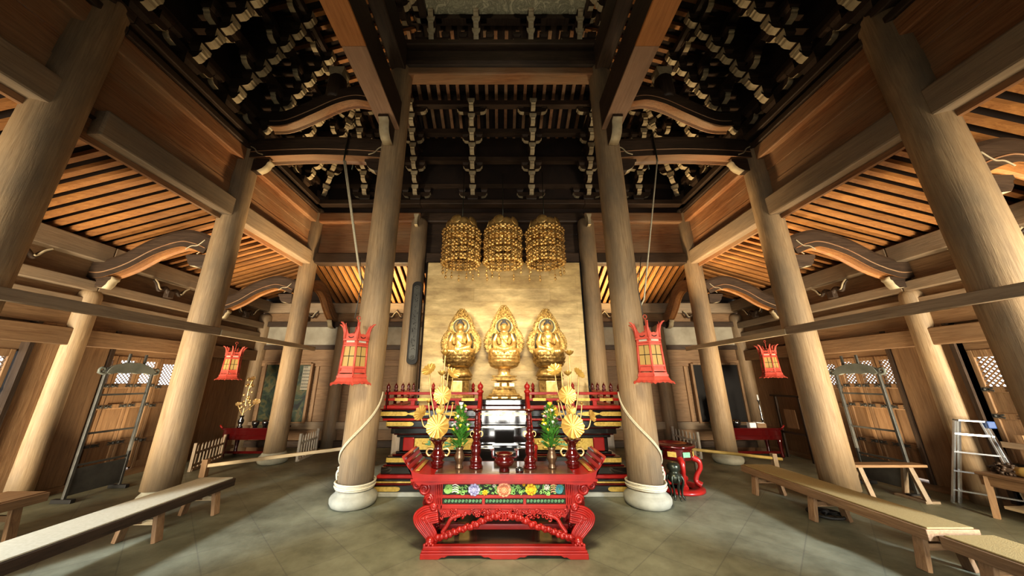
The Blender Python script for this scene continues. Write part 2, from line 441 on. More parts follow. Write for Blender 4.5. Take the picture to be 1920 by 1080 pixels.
# boarded upper walls round the inner hall
for s in (-1, 1):
    for i, (a, b) in enumerate(((-1.8, Y0), (Y0, Y1), (Y1, Y2))):
        where = ['nearest the viewer', 'between the near and middle pillars', 'between the middle and far pillars'][i]
        mb = MB().box(s * (X2 + .02), s * (X2 + .07), a, b, 4.2, 4.6); z = 4.60; k = 0  # first strip, behind the beam, added to stop a light leak
        hs = (.27, .25, .28)
        for h_ in hs:
            mb.box(s * (X2 - .0 + .012 * (k % 2)), s * (X2 + .07), a, b, z, z + h_ - .004); z += h_; k += 1
        t = tag(mb.build('plank_wall', 'redY'), 'reddish horizontal board panel above the %s aisle beam, %s' % (SIDE[s], where), 'plank wall')
        tag(MB().box(s * (X2 - .13), s * (X2 + .13), a + .12, b - .12, 4.27, 4.61).build('aisle_beam', 'greyY', None, .025), 'grey brown squared beam carrying the %s aisle rafters, %s' % (SIDE[s], where), 'beam')
        t = tag(MB().box(s * (X2 - .10), s * (X2 + .12), a, b, 5.37, 5.62).build('head_beam', 'redY', None, .02), 'stepped upper beam over the %s board panel, %s' % (SIDE[s], where), 'beam')
        MB().box(s * (X2 - .14), s * (X2 + .16), a, b, 5.62, 5.72).build('moulding', 'darkY', t, .015)
        MB().box(s * (X2 - .17), s * (X2 + .2), a, b, 5.80, 5.93).build('plate', 'darkY', t, .015)
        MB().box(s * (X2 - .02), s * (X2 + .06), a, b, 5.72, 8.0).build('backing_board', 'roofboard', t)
for i, (a, b) in enumerate(((-X2, -X1), (-X1, X1 + .1), (X1 + .1, X2))):
    where = ['left of the altar', 'above the gold backdrop', 'right of the altar'][i]
    mb = MB(); z = 4.55
    if i == 1:
        mb.box(a, b, Y2, Y2 + .06, 4.1, 4.55)
    for k, h_ in enumerate((.26, .3, .28, .3)):
        mb.box(a, b, Y2 + .012 * (k % 2), Y2 + .07, z, z + h_ - .004); z += h_
    tag(mb.build('plank_wall', 'redX' if i != 1 else 'darkX'), 'dark reddish board panel on the rear upper wall %s' % where, 'plank wall')
    tag(MB().box(a + .2, b - .2, Y2 - .13, Y2 + .13, 4.30, 4.56).build('aisle_beam', 'darkX', None, .02), 'dark squared rear beam %s' % where, 'beam')
    t = tag(MB().box(a, b, Y2 - .12, Y2 + .12, 5.38, 5.66).build('head_beam', 'redX' if i != 1 else 'darkX', None, .04), 'dark upper rear beam %s' % where, 'beam')
    MB().box(a, b, Y2 - .27, Y2 + .2, 5.80, 5.93).build('plate', 'darkX', t, .015)
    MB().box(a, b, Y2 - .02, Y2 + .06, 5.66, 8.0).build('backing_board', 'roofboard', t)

# pent roofs over the aisles
for s in (-1, 1):
    t = thing('ceiling_' + SIDE[s], 'sloping %s aisle ceiling of closely set orange brown rafters' % SIDE[s], 'ceiling', (0, 0, 0), 0, None, 'structure')
    MB().beam((s * (X2 - .02), 3.5, 4.49), (s * 6.75, 3.5, 3.83), 11.0, .02, 0, (s * .3, 0, .95)).build('boards', 'roofboard', t)
    proto = MB().beam((s * (X2 + .02), 0, 4.40), (s * 6.66, 0, 3.77), .07, .062).build('rafter', 'rafterX', t)
    proto.location = (0, -.9, 0)
    for k in range(1, 53):
        share(proto, 'rafter', t, (0, -.9 + k * .182, 0))
t = thing('ceiling_back', 'sloping rear aisle ceiling of orange rafters behind the altar', 'ceiling', (0, 0, 0), 0, None, 'structure')
MB().beam((0, Y2 - .02, 4.49), (0, YB + .2, 3.74), 13.2, .02).build('boards', 'roofboard', t)
proto = MB().beam((0, Y2 + .02, 4.40), (0, YB + .06, 3.69), .085, .062).build('rafter', 'rafterY', t)
proto.location = (-4.6, 0, 0)
for k in range(1, 60): share(proto, 'rafter', t, (-4.6 + k * .16, 0, 0))

# painted ceiling
t = tag(MB().box(-1.55, 1.75, -1.5, 4.72, 8.84, 8.9).build('ceiling_painting', 'swirl'), 'faded painted ceiling panel of swirling cloud forms', 'ceiling', None, 'structure')
MB().box(-1.65, -1.5, -1.5, 4.78, 8.72, 8.86).box(1.7, 1.85, -1.5, 4.78, 8.72, 8.86).box(-1.65, 1.85, 4.68, 4.82, 8.72, 8.86).build('frame', 'darkY', t)

# ------------------------------------------------------------------ pillars
def pillar(x, y, r, top, label, stone=1, z0=.0, rt=None):
    t = thing('pillar', label, 'pillar', (x, y, 0), 0, None, 'thing')
    zb = .2 if stone else 0
    rt = rt or r * .94
    prof = [(r, zb)]
    for k in range(1, 9): prof.append((r + (rt - r) * k / 8, zb + (top - .12 - zb) * k / 8))
    prof += [(rt * .93, top - .06), (rt * .74, top - .015), (rt * .45, top)]
    MB().lathe(prof, (0, 0, 0), 40).build('shaft', 'pillarZ', t)
    if stone:
        q = r / .262 * stone
        MB().lathe([(.30 * q, 0), (.345 * q, .02), (.372 * q, .06), (.375 * q, .10), (.36 * q, .125), (.325 * q, .15), (.30 * q, .165), (.285 * q, .20), (.2, .205)], (0, 0, 0), 48).build('base_stone', 'stone', t)
    return t
for s in (-1, 1):
    pillar(s * X1, Y1, .230, 7.75, 'tall round altar pillar wrapped with rope on the %s of the altar' % SIDE[s], .93, rt=.212)
    pillar(s * X2, Y1, .203, 5.80, 'round middle aisle pillar beyond the %s bench' % SIDE[s], .76)
    pillar(s * X2, Y2, .195, 5.80, 'slimmer far pillar on stone base in front of the %s side altar' % SIDE[s])
    pillar(s * 4.67, Y0 if s > 0 else Y0 - .15, .21, 5.98, 'massive near pillar leaning into the %s edge of the view' % SIDE[s])
    pillar(AX + s * 2.05, Y2 - .12, .21, 5.45, 'dark pillar beside the gold backdrop on its %s' % SIDE[s], False)
    for y, wh in ((.71, 'nearest the viewer'), (Y0, 'behind the near pillar'), (Y1, 'next to the metal rack'), (Y2, 'behind the far lantern')):
        pillar(s * XW, y, .15, 3.0, 'round engaged column in the %s wall %s' % (SIDE[s], wh), False)
    pillar(s * XW, YB + .05, .19, 3.4, 'corner column where the %s and back walls meet' % SIDE[s], False)
    pillar(s * 4.35, YB + .05, .18, 3.1, 'round column in the back wall behind the %s far pillar' % SIDE[s], False)

# ------------------------------------------------------------------ long timbers
def end_nose(mb, x0, x1, w, z0, z1, d):     # a bracket nose along +Y' handled through matrices
    pass
for s in (-1, 1):
    t = tag(MB().box(-.165, .165, -2, 2.62, 0, .62, 0).build('cross_beam', 'pink_beam', None, .03), 'huge lengthwise beam with orange stained near half resting on the %s altar pillar' % SIDE[s], 'beam')
    t.location = (s * 2.0, 0, 5.98)
    t.data.materials.clear(); t.data.materials.append(M['darkY'])
    MB().box(-.172, .172, -2, 3.22, -.012, .03).build('underside_board', 'orange_beam', t, .01)
    MB().box(-.168, .168, 3.22, 4.72, -.006, .03).build('underside_board', 'pink_beam', t, .01)
    MB().box(-.165, .165, 2.62, 4.72, 0, .62).build('beam_end', 'darkY', t, .03)
    # white nosing below the beam on the pillar
    nose = [(4.36, 0), (4.36, -.06), (4.42, -.09), (4.44, -.2), (4.48, -.28), (4.56, -.34), (4.70, -.36), (4.70, 0)]
    MB().prism([(y, z) for y, z in nose], 'X', -.085, .085, 1, [1, 0, 0, 0, 0, 0, 1, 1], True).build('white_nosing', ('white', 'darkY'), t)
    # upper lengthwise tie beam
    tag(MB().box(s * 1.86, s * 2.14, -2, Y1 - .1, 7.45, 8.05).build('upper_tie_beam', 'darkY', None, .03), 'dark upper lengthwise tie beam over the %s altar pillar' % SIDE[s], 'beam')
t = tag(MB().box(-1.95, 1.95, Y1 - .2, Y1 + .2, 7.56, 7.98).build('cross_beam', 'darkX', None, .09), 'thick rounded dark beam spanning the two altar pillars', 'beam')
MB().box(-1.95, 1.95, Y1 - .13, Y1 + .13, 7.40, 7.58).build('lower_moulding', 'redX', t, .03)
MB().box(-1.95, 1.95, Y1 - .26, Y1 + .2, 8.02, 8.14).build('plate', 'darkX', t, .02)

def curved_beam(name, path, th, wid, label, mat, matr=None, parent=None, mold=True):
    """path in local (x,z); a swept arched timber of width wid along local Y"""
    p = spline([(a, 0, b) for a, b in path], 7); n = len(p); top = []; bot = []
    for i, q in enumerate(p):
        d = (p[min(i + 1, n - 1)] - p[max(i - 1, 0)]).normalized(); nr = V((-d.z, 0, d.x))
        top.append(q + nr * th / 2); bot.append(q - nr * th / 2)
    mb = MB(); vs = []; fs = []; ms = []
    prof = [(-1, -.5), (-1, .34), (-.86, .5), (.86, .5), (1, .34), (1, -.5), (.86, -.5), (.62, -.40), (-.62, -.40), (-.86, -.5)]
    m = len(prof)
    for i in range(n):
        c = (top[i] + bot[i]) / 2; u = (top[i] - bot[i])
        for a, b in prof: vs.append(c + u * b + V((0, a * wid / 2, 0)))
    for i in range(n - 1):
        for k in range(m):
            fs.append((i * m + k, i * m + (k + 1) % m, (i + 1) * m + (k + 1) % m, (i + 1) * m + k)); ms.append(1 if k in (5, 6, 7, 8, 9) else 0)
    fs.append(tuple(range(m))); fs.append(tuple(range((n - 1) * m, n * m))); ms += [0, 0]
    mb.add(vs, fs, ms)
    # carved line on both faces
    o = mb.build(name, mat, parent)
    for sg in (-1, 1):
        pts = [(top[i] * .3 + bot[i] * .7) + V((0, sg * wid / 2, 0)) for i in range(1, n - 1)]
        MB().tube(pts, .010, 6).build('carved_line', 'redX', o)
    if label: tag(o, label, 'beam')
    return o
def corbel(parent, x, z, d, w=.12, name='corbel', L=.3, H=.24):
    """stepped corbel with white curved end, pointing along local +x*d"""
    poly = [(0, 0), (d * L, 0), (d * L, -.05), (d * (L - .03), -.07), (d * (L - .05), -.13), (d * (L - .10), -.19), (d * (L - .19), -H), (0, -H)]
    sm = [0, 1, 1, 1, 1, 1, 0, 0]
    return MB().prism([(x + a, z + b) for a, b in poly], 'Y', -w / 2, w / 2, 0, sm, True).build(name, ('darkX', 'white'), parent)
for s in (-1, 1):
    n = SIDE[s]
    # straight rainbow beam from middle pillar to altar pillar
    o = curved_beam('rainbow_beam', [(-1.28, -.02), (-.7, .025), (0, .05), (.7, .025), (1.28, -.02)], .40, .26, 'gently arched dark beam joining the %s middle pillar to the altar pillar' % n, ('darkX', 'redX'))
    o.location = (s * 3.32, Y1, 5.66)
    corbel(o, -1.2 , -.2, 1, .14, L=.34); corbel(o, 1.2, -.2, -1, .14, L=.34)
    for sg in (-1, 1):
        pts = spline([(sg * 1.22, -.142, .02), (sg * 1.12, -.142, -.03), (sg * 1.05, -.142, -.12), (sg * .95, -.142, -.16)], 5)
        MB().tube(pts, .011, 6).build('painted_line', 'white', o)
    # shrimp shaped beam above it
    o = curved_beam('shrimp_beam', [(-1.05, -.28), (-.75, -.26), (-.35, -.05), (.1, .22), (.5, .33), (.92, .25)], .34, .22, 'S shaped dark beam curving up behind the %s lengthwise beam' % n, ('darkX', 'redX'))
    o.location = (s * 3.3, Y1, 6.62)
    if s > 0: o.rotation_euler = (0, 0, PI)
    st = tag(MB().lathe([(.14, 0), (.17, .06), (.17, .5), (.13, .56)], (s * 3.25, Y1, 6.86), 12).build('strut', 'darkZ'), 'stout dark post standing on the %s S shaped beam' % n, 'post')
    MB().prism([(-.12, .56), (.12, .56), (.15, .66), (.15, .74), (-.15, .74), (-.15, .66)], 'Y', -.12, .12).build('cap', 'white', st).location = (s * 3.25, Y1, 6.86)
    # aisle shrimp beams at the three pillar rows and one running back from the far pillar
    for yy, wh in ((Y0, 'at the near pillar'), (Y1, 'at the middle pillar'), (Y2, 'at the far pillar')):
        zz = 3.55 if yy < Y2 else 3.50
        o = curved_beam('shrimp_beam', [(-1.02, -.20), (-.82, -.20), (-.5, -.07), (-.12, .18), (.28, .33), (.55, .30), (.80, .20)], .31, .19, 'brown S shaped beam from the %s wall up to the pillar, %s' % (n, wh), ('darkX', 'rafterX'))
        o.location = (s * 5.62, yy, zz)
        if s > 0: o.rotation_euler = (0, 0, PI)
        corbel(o, .76, .05, -1, .13, L=.32, H=.2); corbel(o, -1.0, -.33, 1, .13, L=.34, H=.18)
        for sy in (-1, 1):
            MB().tube(spline([(.72, sy * .10, .30), (.62, sy * .10, .20), (.52, sy * .10, .19), (.44, sy * .10, .13)], 5), .009, 6).build('painted_line', 'white', o)
    o = curved_beam('shrimp_beam', [(-.75, -.30), (-.55, -.30), (-.3, -.1), (-.02, .18), (.3, .30), (.62, .2)], .27, .17, 'short S shaped beam running back from the %s far pillar to the rear wall' % n, ('wallX', 'rafterX'))
    o.location = (s * X2, 8.05, 3.62); o.rotation_euler = (0, 0, -PI / 2)
    corbel(o, -.75, -.42, 1, .13, L=.28, H=.2)
    # carved scroll noses on the wall plates
    for yy in (5.95, 3.87, 6.9, 7.9):
        o = thing('scroll_bracket', 'white edged scroll bracket on the %s wall plate, %s' % (n, {5.95: 'beside the middle pillar', 3.87: 'beside the near pillar', 6.9: 'beside the far pillar', 7.9: 'nearest the back corner'}[yy]), 'bracket', (s * (XW - .16), yy, 3.14))
        MB().box(-.05, .05, -.06, .06, 0, .14).build('block', 'darkZ', o, .01)
        for sg in (-1, 1):
            pts = spline([(0, 0, .06), (0, sg * .10, .17), (0, sg * .20, .10), (0, sg * .27, .20), (0, sg * .34, .26)], 5)
            MB().tube(pts, [.05 - .035 * k / (len(pts) - 1) for k in range(len(pts))], 6).build('scroll', 'darkZ', o)
            MB().tube([q + V((-s * .03, 0, .02)) for q in pts[9:]], .014, 6).build('white_edge', 'white', o)
    for xx in (3.2, 2.55, 5.4):
        o = thing('scroll_bracket', 'white edged scroll bracket on the rear wall plate, %s on the %s' % ({3.2: 'behind the altar pillar', 2.55: 'behind the altar', 5.4: 'near the corner'}[xx], n), 'bracket', (s * xx, YB - .1, 3.18))
        MB().box(-.06, .06, -.05, .05, 0, .14).build('block', 'darkZ', o, .01)
        for sg in (-1, 1):
            pts = spline([(0, 0, .06), (sg * .10, 0, .17), (sg * .20, 0, .10), (sg * .27, 0, .20), (sg * .34, 0, .26)], 5)
            MB().tube(pts, [.05 - .035 * k / (len(pts) - 1) for k in range(len(pts))], 6).build('scroll', 'darkZ', o)
            MB().tube([q + V((0, -.03, .02)) for q in pts[9:]], .013, 6).build('white_edge', 'white', o)
    # small corbels on the dark rear pillars
    o = tag(MB().prism([(-.06, 0), (.06, 0), (.05, -.06), (.035, -.1), (.035, -.28), (-.035, -.28), (-.035, -.1), (-.05, -.06)], 'Y', 6.74, 6.9).build('corbel', 'white'), 'small white corbel on the dark pillar %s of the backdrop' % n, 'bracket')
    o.location = (AX + s * 2.05, 0, 5.42)
    # thin rails fixed to the pillars
    a, b = (1.2, 4.98) if s < 0 else (1.2, 4.88)
    ins = X2 - .203 - .06
    tag(MB().box(s * (ins + .005), s * (ins + .065), a, b, 2.285, 2.40).build('brace_rail', 'greyY', None, .006), 'weathered horizontal rail fixed across the near and middle pillars on the %s' % n, 'rail')
    o = tag(MB().box(s * (ins - .005), s * (ins + .055), b + .002, 7.62, 2.285, 2.375).build('brace_rail', 'paleY', None, .006), 'pale newer rail end reaching past the far pillar on the %s' % n, 'rail')

# ------------------------------------------------------------------ stepped bracket clusters
def arm_mesh(L, w=.105, h=.15, both=False):
    def end(x, d): return [(x, h), (x, h * .72), (x - d * .022, h * .62), (x - d * .03, h * .36), (x - d * .065, h * .10), (x - d * .15, 0)]
    if both:
        a = end(L, 1); b = end(-L, -1); b.reverse()
        poly = a + b
        sm = [1, 1, 1, 1, 1, 0, 1, 1, 1, 1, 1, 0]
    else:
        poly = end(L, 1) + [(-.08, 0), (-.08, h)]; sm = [1, 1, 1, 1, 1, 0, 0, 0]
    return MB().prism(poly, 'Y', -w / 2, w / 2, 0, sm, False).mesh('arm', [M['darkX'], M['white']])
def block_mesh(w=.17, h=.12):
    k = .72
    return MB().add([(-w / 2 * k, -w / 2 * k, 0), (w / 2 * k, -w / 2 * k, 0), (w / 2 * k, w / 2 * k, 0), (-w / 2 * k, w / 2 * k, 0),
                     (-w / 2, -w / 2, h * .45), (w / 2, -w / 2, h * .45), (w / 2, w / 2, h * .45), (-w / 2, w / 2, h * .45),
                     (-w / 2, -w / 2, h), (w / 2, -w / 2, h), (w / 2, w / 2, h), (-w / 2, w / 2, h)],
                    [(3, 2, 1, 0), (8, 9, 10, 11)] + [(i, (i + 1) % 4, (i + 1) % 4 + 4, i + 4) for i in range(4)] + [(i + 4, (i + 1) % 4 + 4, (i + 1) % 4 + 8, i + 8) for i in range(4)],
                    [0] * 6 + [0] * 4).mesh('block', [M['darkX'], M['white']])
def block_front_mesh(w=.17, h=.12):
    me = block_mesh(w, h)
    for p in me.polygons:
        if p.normal.x > .5: p.material_index = 1
    return me
BLK = block_mesh(); BLKF = block_front_mesh(); CROSS = arm_mesh(.36, .10, .125, True); CROSS_S = arm_mesh(.24, .10, .125, True)
ARMS = {}
def arm(L):
    k = round(L, 3)
    if k not in ARMS: ARMS[k] = arm_mesh(L)
    return ARMS[k]
def bracket_set(loc, rz, label, n=7, dx=.155, dz=.29, group='stepped bracket clusters', wide=1):
    t = thing('bracket_cluster', label, 'bracket', loc, rz, group)
    share(block_mesh(.26, .18) if n > 4 else BLK, 'base_block', t, (0, 0, 0))
    z = .16
    for k in range(n):
        x = (k + 1) * dx
        share(arm(x + .08), 'arm', t, (0, 0, z))
        share(BLKF, 'block', t, (x - .01, 0, z + .13))
        if k % 2 == 0 or k == n - 1:
            share(CROSS if (k == 0 or k == n - 1) else CROSS_S, 'cross_arm', t, (k * dx, 0, z + .02), (0, 0, PI / 2))
            for sg in (-1, 1): share(BLK, 'block', t, (k * dx, sg * (.28 if (k == 0 or k == n - 1) else .17), z + .14))
        z += dz
    return t
ys = [6.35, 5.65, 4.93, 4.22, 3.52, 2.82, 2.12, 1.4]
for s in (-1, 1):
    for i, y in enumerate(ys):
        bracket_set((s * (X2 - .06), y, 5.93), 0 if s < 0 else PI, '%s stepped white tipped bracket cluster counted from the altar end of the %s upper wall' % (ORD[i], SIDE[s]))
    bracket_set((s * (X2 - .08), Y2 - .08, 5.93), (-PI / 4 if s < 0 else -3 * PI / 4), 'diagonal stepped bracket cluster in the rear %s corner' % SIDE[s], 8, .2, .27)
    for z, o_ in ((6.38, 0), (6.98, .3), (7.56, .62), (8.0, 1.05)):
        a = Y2 - o_ * 1.0
        tag(MB().box(s * (X2 - o_ - .08), s * (X2 - o_ + .06), -1.5, a, z, z + .13).build('bracket_tie_beam', 'darkY'), 'dark lengthwise tie beam over the %s bracket clusters, %s' % (SIDE[s], {6.38: 'lowest', 6.98: 'second lowest', 7.56: 'third lowest', 8.0: 'topmost'}[z]), 'beam')
for i, x in enumerate((-3.42, -2.15, -.7, .78, 2.22, 3.48)):
    bracket_set((x, Y2 - .06, 5.93), -PI / 2, '%s stepped bracket cluster from the left along the rear upper wall' % ORD[i])
for z, o_ in ((6.38, 0), (6.98, .3), (7.56, .62), (8.0, 1.05)):
    tag(MB().box(-X2 + o_, X2 - o_, Y2 - o_ - .06, Y2 - o_ + .08, z, z + .13).build('bracket_tie_beam', 'darkX'), 'dark crosswise tie beam over the rear bracket clusters, %s' % {6.38: 'lowest', 6.98: 'second lowest', 7.56: 'third lowest', 8.0: 'topmost'}[z], 'beam')
for i, x in enumerate((-1.42, -.5, .62, 1.62)):
    bracket_set((x, Y1 - .02, 8.14), -PI / 2, '%s small bracket from the left below the edge of the painted ceiling' % ORD[i], 3, .09, .20)
for s in (-1, 1):
    for i, y in enumerate((4.2, 3.4)):
        bracket_set((s * 1.86 + (.1 if s > 0 else 0), y, 8.06), 0 if s < 0 else PI, '%s small bracket from the altar along the %s edge of the painted ceiling' % (ORD[i], SIDE[s]), 3, .09, .2)

# ------------------------------------------------------------------ backdrop, plaque, canopies
t = tag(MB().box(-1.665, 1.815, 6.86, 6.90, .9, 4.215).build('backdrop_panel', 'backdrop'), 'tall aged gold leaf panel standing behind the three statues', 'panel')
fr = MB()
fr.box(-1.70, -1.665, 6.85, 6.92, .9, 4.235).box(1.815, 1.85, 6.85, 6.92, .9, 4.235).box(-1.665, 1.815, 6.85, 6.92, 4.215, 4.235)
fr.build('frame', 'black', t)

def rounded_slab(w, h, r, d, y):
    pts = []
    for cx, cz, a0 in ((w / 2 - r, h - r, 0), (-w / 2 + r, h - r, 90), (-w / 2 + r, r, 180), (w / 2 - r, r, 270)):
        for k in range(7):
            a = math.radians(a0 + 15 * k); pts.append((cx + r * math.cos(a), cz + r * math.sin(a)))
    return MB().prism(pts, 'Y', y - d, y)
t = thing('hanging_plaque', 'long dark carved plaque with rounded ends hung on the pillar left of the backdrop', 'plaque', (-1.86, 6.86, 1.93))
t.rotation_euler = (0, 0, 0)
rounded_slab(.23, 1.82, .10, .05, 0).build('board', 'blackmatt', t, .008)
rounded_slab(.145, 1.62, .05, .01, -.05).build('carved_field', 'iron', t).location = (0, 0, .1)
d = MB()
for k in range(52):
    zz = R.uniform(.28, 1.55); xx = R.uniform(-.05, .05)
    d.ball((xx, -.062, zz), (R.uniform(.004, .009), .004, R.uniform(.006, .016)), 0, 6, 4)
d.build('carved_relief', 'blackmatt', t)
for zz in (.14, 1.68):
    b = MB()
    for k in range(7):
        a = 2 * PI * k / 7
        b.ball((.035 * math.cos(a), -.058, zz + .045 * math.sin(a)), (.018, .008, .018), 0, 7, 5)
    b.ball((0, -.06, zz), (.022, .012, .022)).build('rosette', 'iron', t)

def canopy(x, label):
    t = thing('hanging_canopy', label, 'canopy', (x, 6.0, 3.62), 0, 'gold canopies above the statues')
    c = MB()
    for k in range(10):
        a = 2 * PI * k / 10
        c.lathe([(.02, -.02), (.105, -.012), (.115, .0), (.105, .012), (.02, .02)], (0, 0, 0), 12, 0, Matrix.Translation((.30 * math.cos(a), .30 * math.sin(a), 1.05 + .05 * (k % 2))) @ Matrix.Rotation(a, 4, 'Z') @ Matrix.Rotation(PI / 2.4, 4, 'Y'))
    c.lathe([(.33, .90), (.345, .92), (.345, 1.0), (.28, 1.04), (.1, 1.06), (.03, 1.08)], (0, 0, 0), 20, 0, None, (1, 1), False, False)
    c.tube([(0, 0, 1.14), (0, 0, 1.22)], .02, 6)
    c.build('crown', 'gold', t)
    def orn(mb, p, r, a):
        # little four petalled ornament
        for k in range(4):
            b = PI / 4 + PI / 2 * k
            q = V(p) + V((-math.sin(a) * math.cos(b) * r * .9, math.cos(a) * math.cos(b) * r * .9, math.sin(b) * r * .9))
            mb.ball(q, (r * .62, r * .62, r * .5), 0, 6, 4)
        mb.ball(V(p) + V((math.cos(a), math.sin(a), 0)) * r * .5, r * .45, 0, 6, 4)
    N = 14
    for k in range(N):
        a = 2 * PI * k / N
        mb = MB(); p0 = V((.36 * math.cos(a), .36 * math.sin(a), 0))
        mb.tube([p0 + V((0, 0, .95)), p0 + V((0, 0, .22))], .006, 5)
        for j, zz in enumerate((.90, .74, .58, .42, .28)):
            rr = .052 if j % 2 else .06
            q = p0 * (1 + R.uniform(-.02, .04)); orn(mb, (q.x, q.y, zz + R.uniform(-.015, .015)), rr, a)
        mb.build('ornament_string', 'gold', t)
        sw = MB(); a2 = 2 * PI * (k + 1) / N; am = (a + a2) / 2
        for zz in (.86, .66, .50, .34):
            pts = []
            for j in range(6):
                u = j / 5; aa = a + (a2 - a) * u
                pts.append((.365 * math.cos(aa), .365 * math.sin(aa), zz - .07 * math.sin(PI * u)))
            sw.tube(pts, .011, 5); orn(sw, (.37 * math.cos(am), .37 * math.sin(am), zz - .06), .036, am)
        q_ = (.367 * math.cos(am), .367 * math.sin(am)); sw.tube([(*q_, .88), (*q_, .26)], .005, 5); sw.build('swag', 'golddark', t)
        if k % 2 == 0 or R.random() < .4:
            pd = MB(); L = R.choice((.0, .05, .1))
            pd.tube([p0 + V((0, 0, .24)), p0 + V((0, 0, .10 - L))], .004, 5)
            pd.ball((p0.x, p0.y, .15 - L), .020, 0, 8, 5); pd.lathe([(.005, .03), (.018, .015), (.026, -.025), (.012, -.03)], (p0.x, p0.y, .08 - L), 8); pd.ball((p0.x, p0.y, .03 - L), .012, 0, 6, 4)
            pd.build('pendant', 'gold', t)
    MB().tube([(0, 0, 1.15), (0, 0, 2.4)], .008, 5).build('hanging_wire', 'darkbronze', t)
for x, wh in ((-.80, 'above the left statue'), (.05, 'above the middle statue'), (.915, 'above the right statue')):
    canopy(x, 'openwork gold hanging canopy of flowers and pendants %s' % wh)

# ------------------------------------------------------------------ the altar platform
AY = 5.22
t = thing('altar_platform', 'wide tiered black and red lacquer altar platform with gold fittings', 'altar', (AX, AY, 0))
layers = [  # z0, z1, half width, front setback, material
    (0, .06, 1.94, -.01, 'stone'), (.06, .15, 1.92, .0, 'black'), (.15, .18, 1.90, -.03, 'crimson'), (.18, .20, 1.88, -.02, 'goldplate'), (.20, .235, 1.87, -.02, 'black'), (.235, .28, 1.86, -.01, 'lacquer'),
    (.28, .38, 1.82, .03, 'black'), (.38, .40, 1.80, .06, 'crimson'), (.40, .51, 1.76, .08, 'black'), (.51, .53, 1.70, .12, 'crimson'), (.53, .565, 1.66, .15, 'black'),
    (.565, .76, 1.62, .18, 'black'), (.76, .80, 1.66, .15, 'black'), (.80, .82, 1.70, .12, 'crimson'), (.82, .90, 1.74, .09, 'black'), (.90, .915, 1.78, .07, 'crimson'),
    (.915, 1.015, 1.80, .05, 'black'), (1.015, 1.05, 1.86, .01, 'lacquer'), (1.05, 1.075, 1.87, .0, 'black'), (1.075, 1.17, 1.88, -.02, 'black'), (1.17, 1.19, 1.90, -.04, 'crimson')]
for z0, z1, w, f, m in layers:
    MB().box(-w, w, f, 1.6 + .02 * w, z0, z1).build('tier', m, t, .012)
for sg in (-1, 1):
    for z, w, f in ((.10, 1.92, .0), (.46, 1.76, .08), (.965, 1.80, .05), (1.118, 1.88, -.02)):
        fr = MB(); pts = []
        for k in range(9):
            a = -PI / 2 + PI * k / 8; pts.append((w - .36 - .035 * math.cos(a) * 1.6, z + .03 * math.sin(a)))
        pts = [(sg * x, y) for x, y in ([(w + .006, z - .03)] + [(w + .006, z + .03)] + pts[::-1])]
        fr.prism(pts, 'Y', f - .008, f + .002); fr.box(sg * (w + .002), sg * (w + .008), f - .008, f + .35, z - .03, z + .03)
        fr.build('corner_fitting', 'goldplate', t)
    # gold painted panels in the waist with red end blocks
    x0, x1 = (-1.38, -.40) if sg < 0 else (.40, 1.38)
    MB().box(x0, x1, .165, .185, .585, .745).build('gold_panel', 'goldplate', t)
    c = MB()
    for k in range(46):
        c.ball(((x0 + x1) / 2 + R.gauss(0, .2), .163, .665 + R.gauss(0, .035)), (R.uniform(.02, .06), .008, R.uniform(.01, .03)), R.choice((0, 0, 1)), 7, 4)
    c.build('carved_relief', ('goldplate', 'seagreen'), t)
    for xx in (sg * 1.47,): MB().box(xx - .085, xx + .085, .14, .2, .57, .76).build('end_block', 'lacquer', t, .015)
# gold plates along the cornice
for xx in (-1.3, -.75, .75, 1.3):
    g = MB()
    pts = [(xx + .16 * math.cos(a) * (1 + .15 * math.cos(4 * a)), 1.118 + .030 * math.sin(a)) for a in [2 * PI * k / 20 for k in range(20)]]
    g.prism(pts, 'Y', -.03, -.018)
    g.build('cornice_plate', 'goldplate', t)
# steps in the middle
st = MB()
for z0, z1, f in ((0, .48, -.62), (.48, .72, -.42), (.72, .96, -.22), (.96, 1.175, -.06)):
    st.box(-.34, .34, f, .1, z0 + .002, z1)
s_ = st.build('stair', 'black', t, .012)
MB().prism([(x * .36, 1.118 + z * .032) for x, z in [(math.cos(2 * PI * k / 28) * (1 + .06 * math.cos(12 * PI * k / 14)), math.sin(2 * PI * k / 28)) for k in range(28)]], 'Y', -.075, -.062).build('gold_plate', 'goldbright', s_)
for sg in (-1, 1):
    MB().beam((sg * .375, -.60, .20), (sg * .375, .0, .98), .055, .16).build('stair_string', 'lacquer', t, .01)
    r_ = MB().beam((sg * .40, -.58, .50), (sg * .365, -.02, 1.36), .055, .07).build('stair_rail', 'lacquer', t, .012)
    MB().lathe([(.034, .3), (.034, .98), (.045, 1.0), (.045, 1.03), (.03, 1.05)], (sg * .40, -.60, -.26), 12).build('lower_post', 'lacquer', t)
    MB().lathe([(.036, 0), (.036, .30), (.05, .31), (.05, .335), (.028, .345), (.028, .36), (.042, .375), (.045, .40), (.035, .425), (.012, .445), (.005, .47)], (sg * .365, -.02, 1.12), 14).build('newel_post', 'lacquer', t)
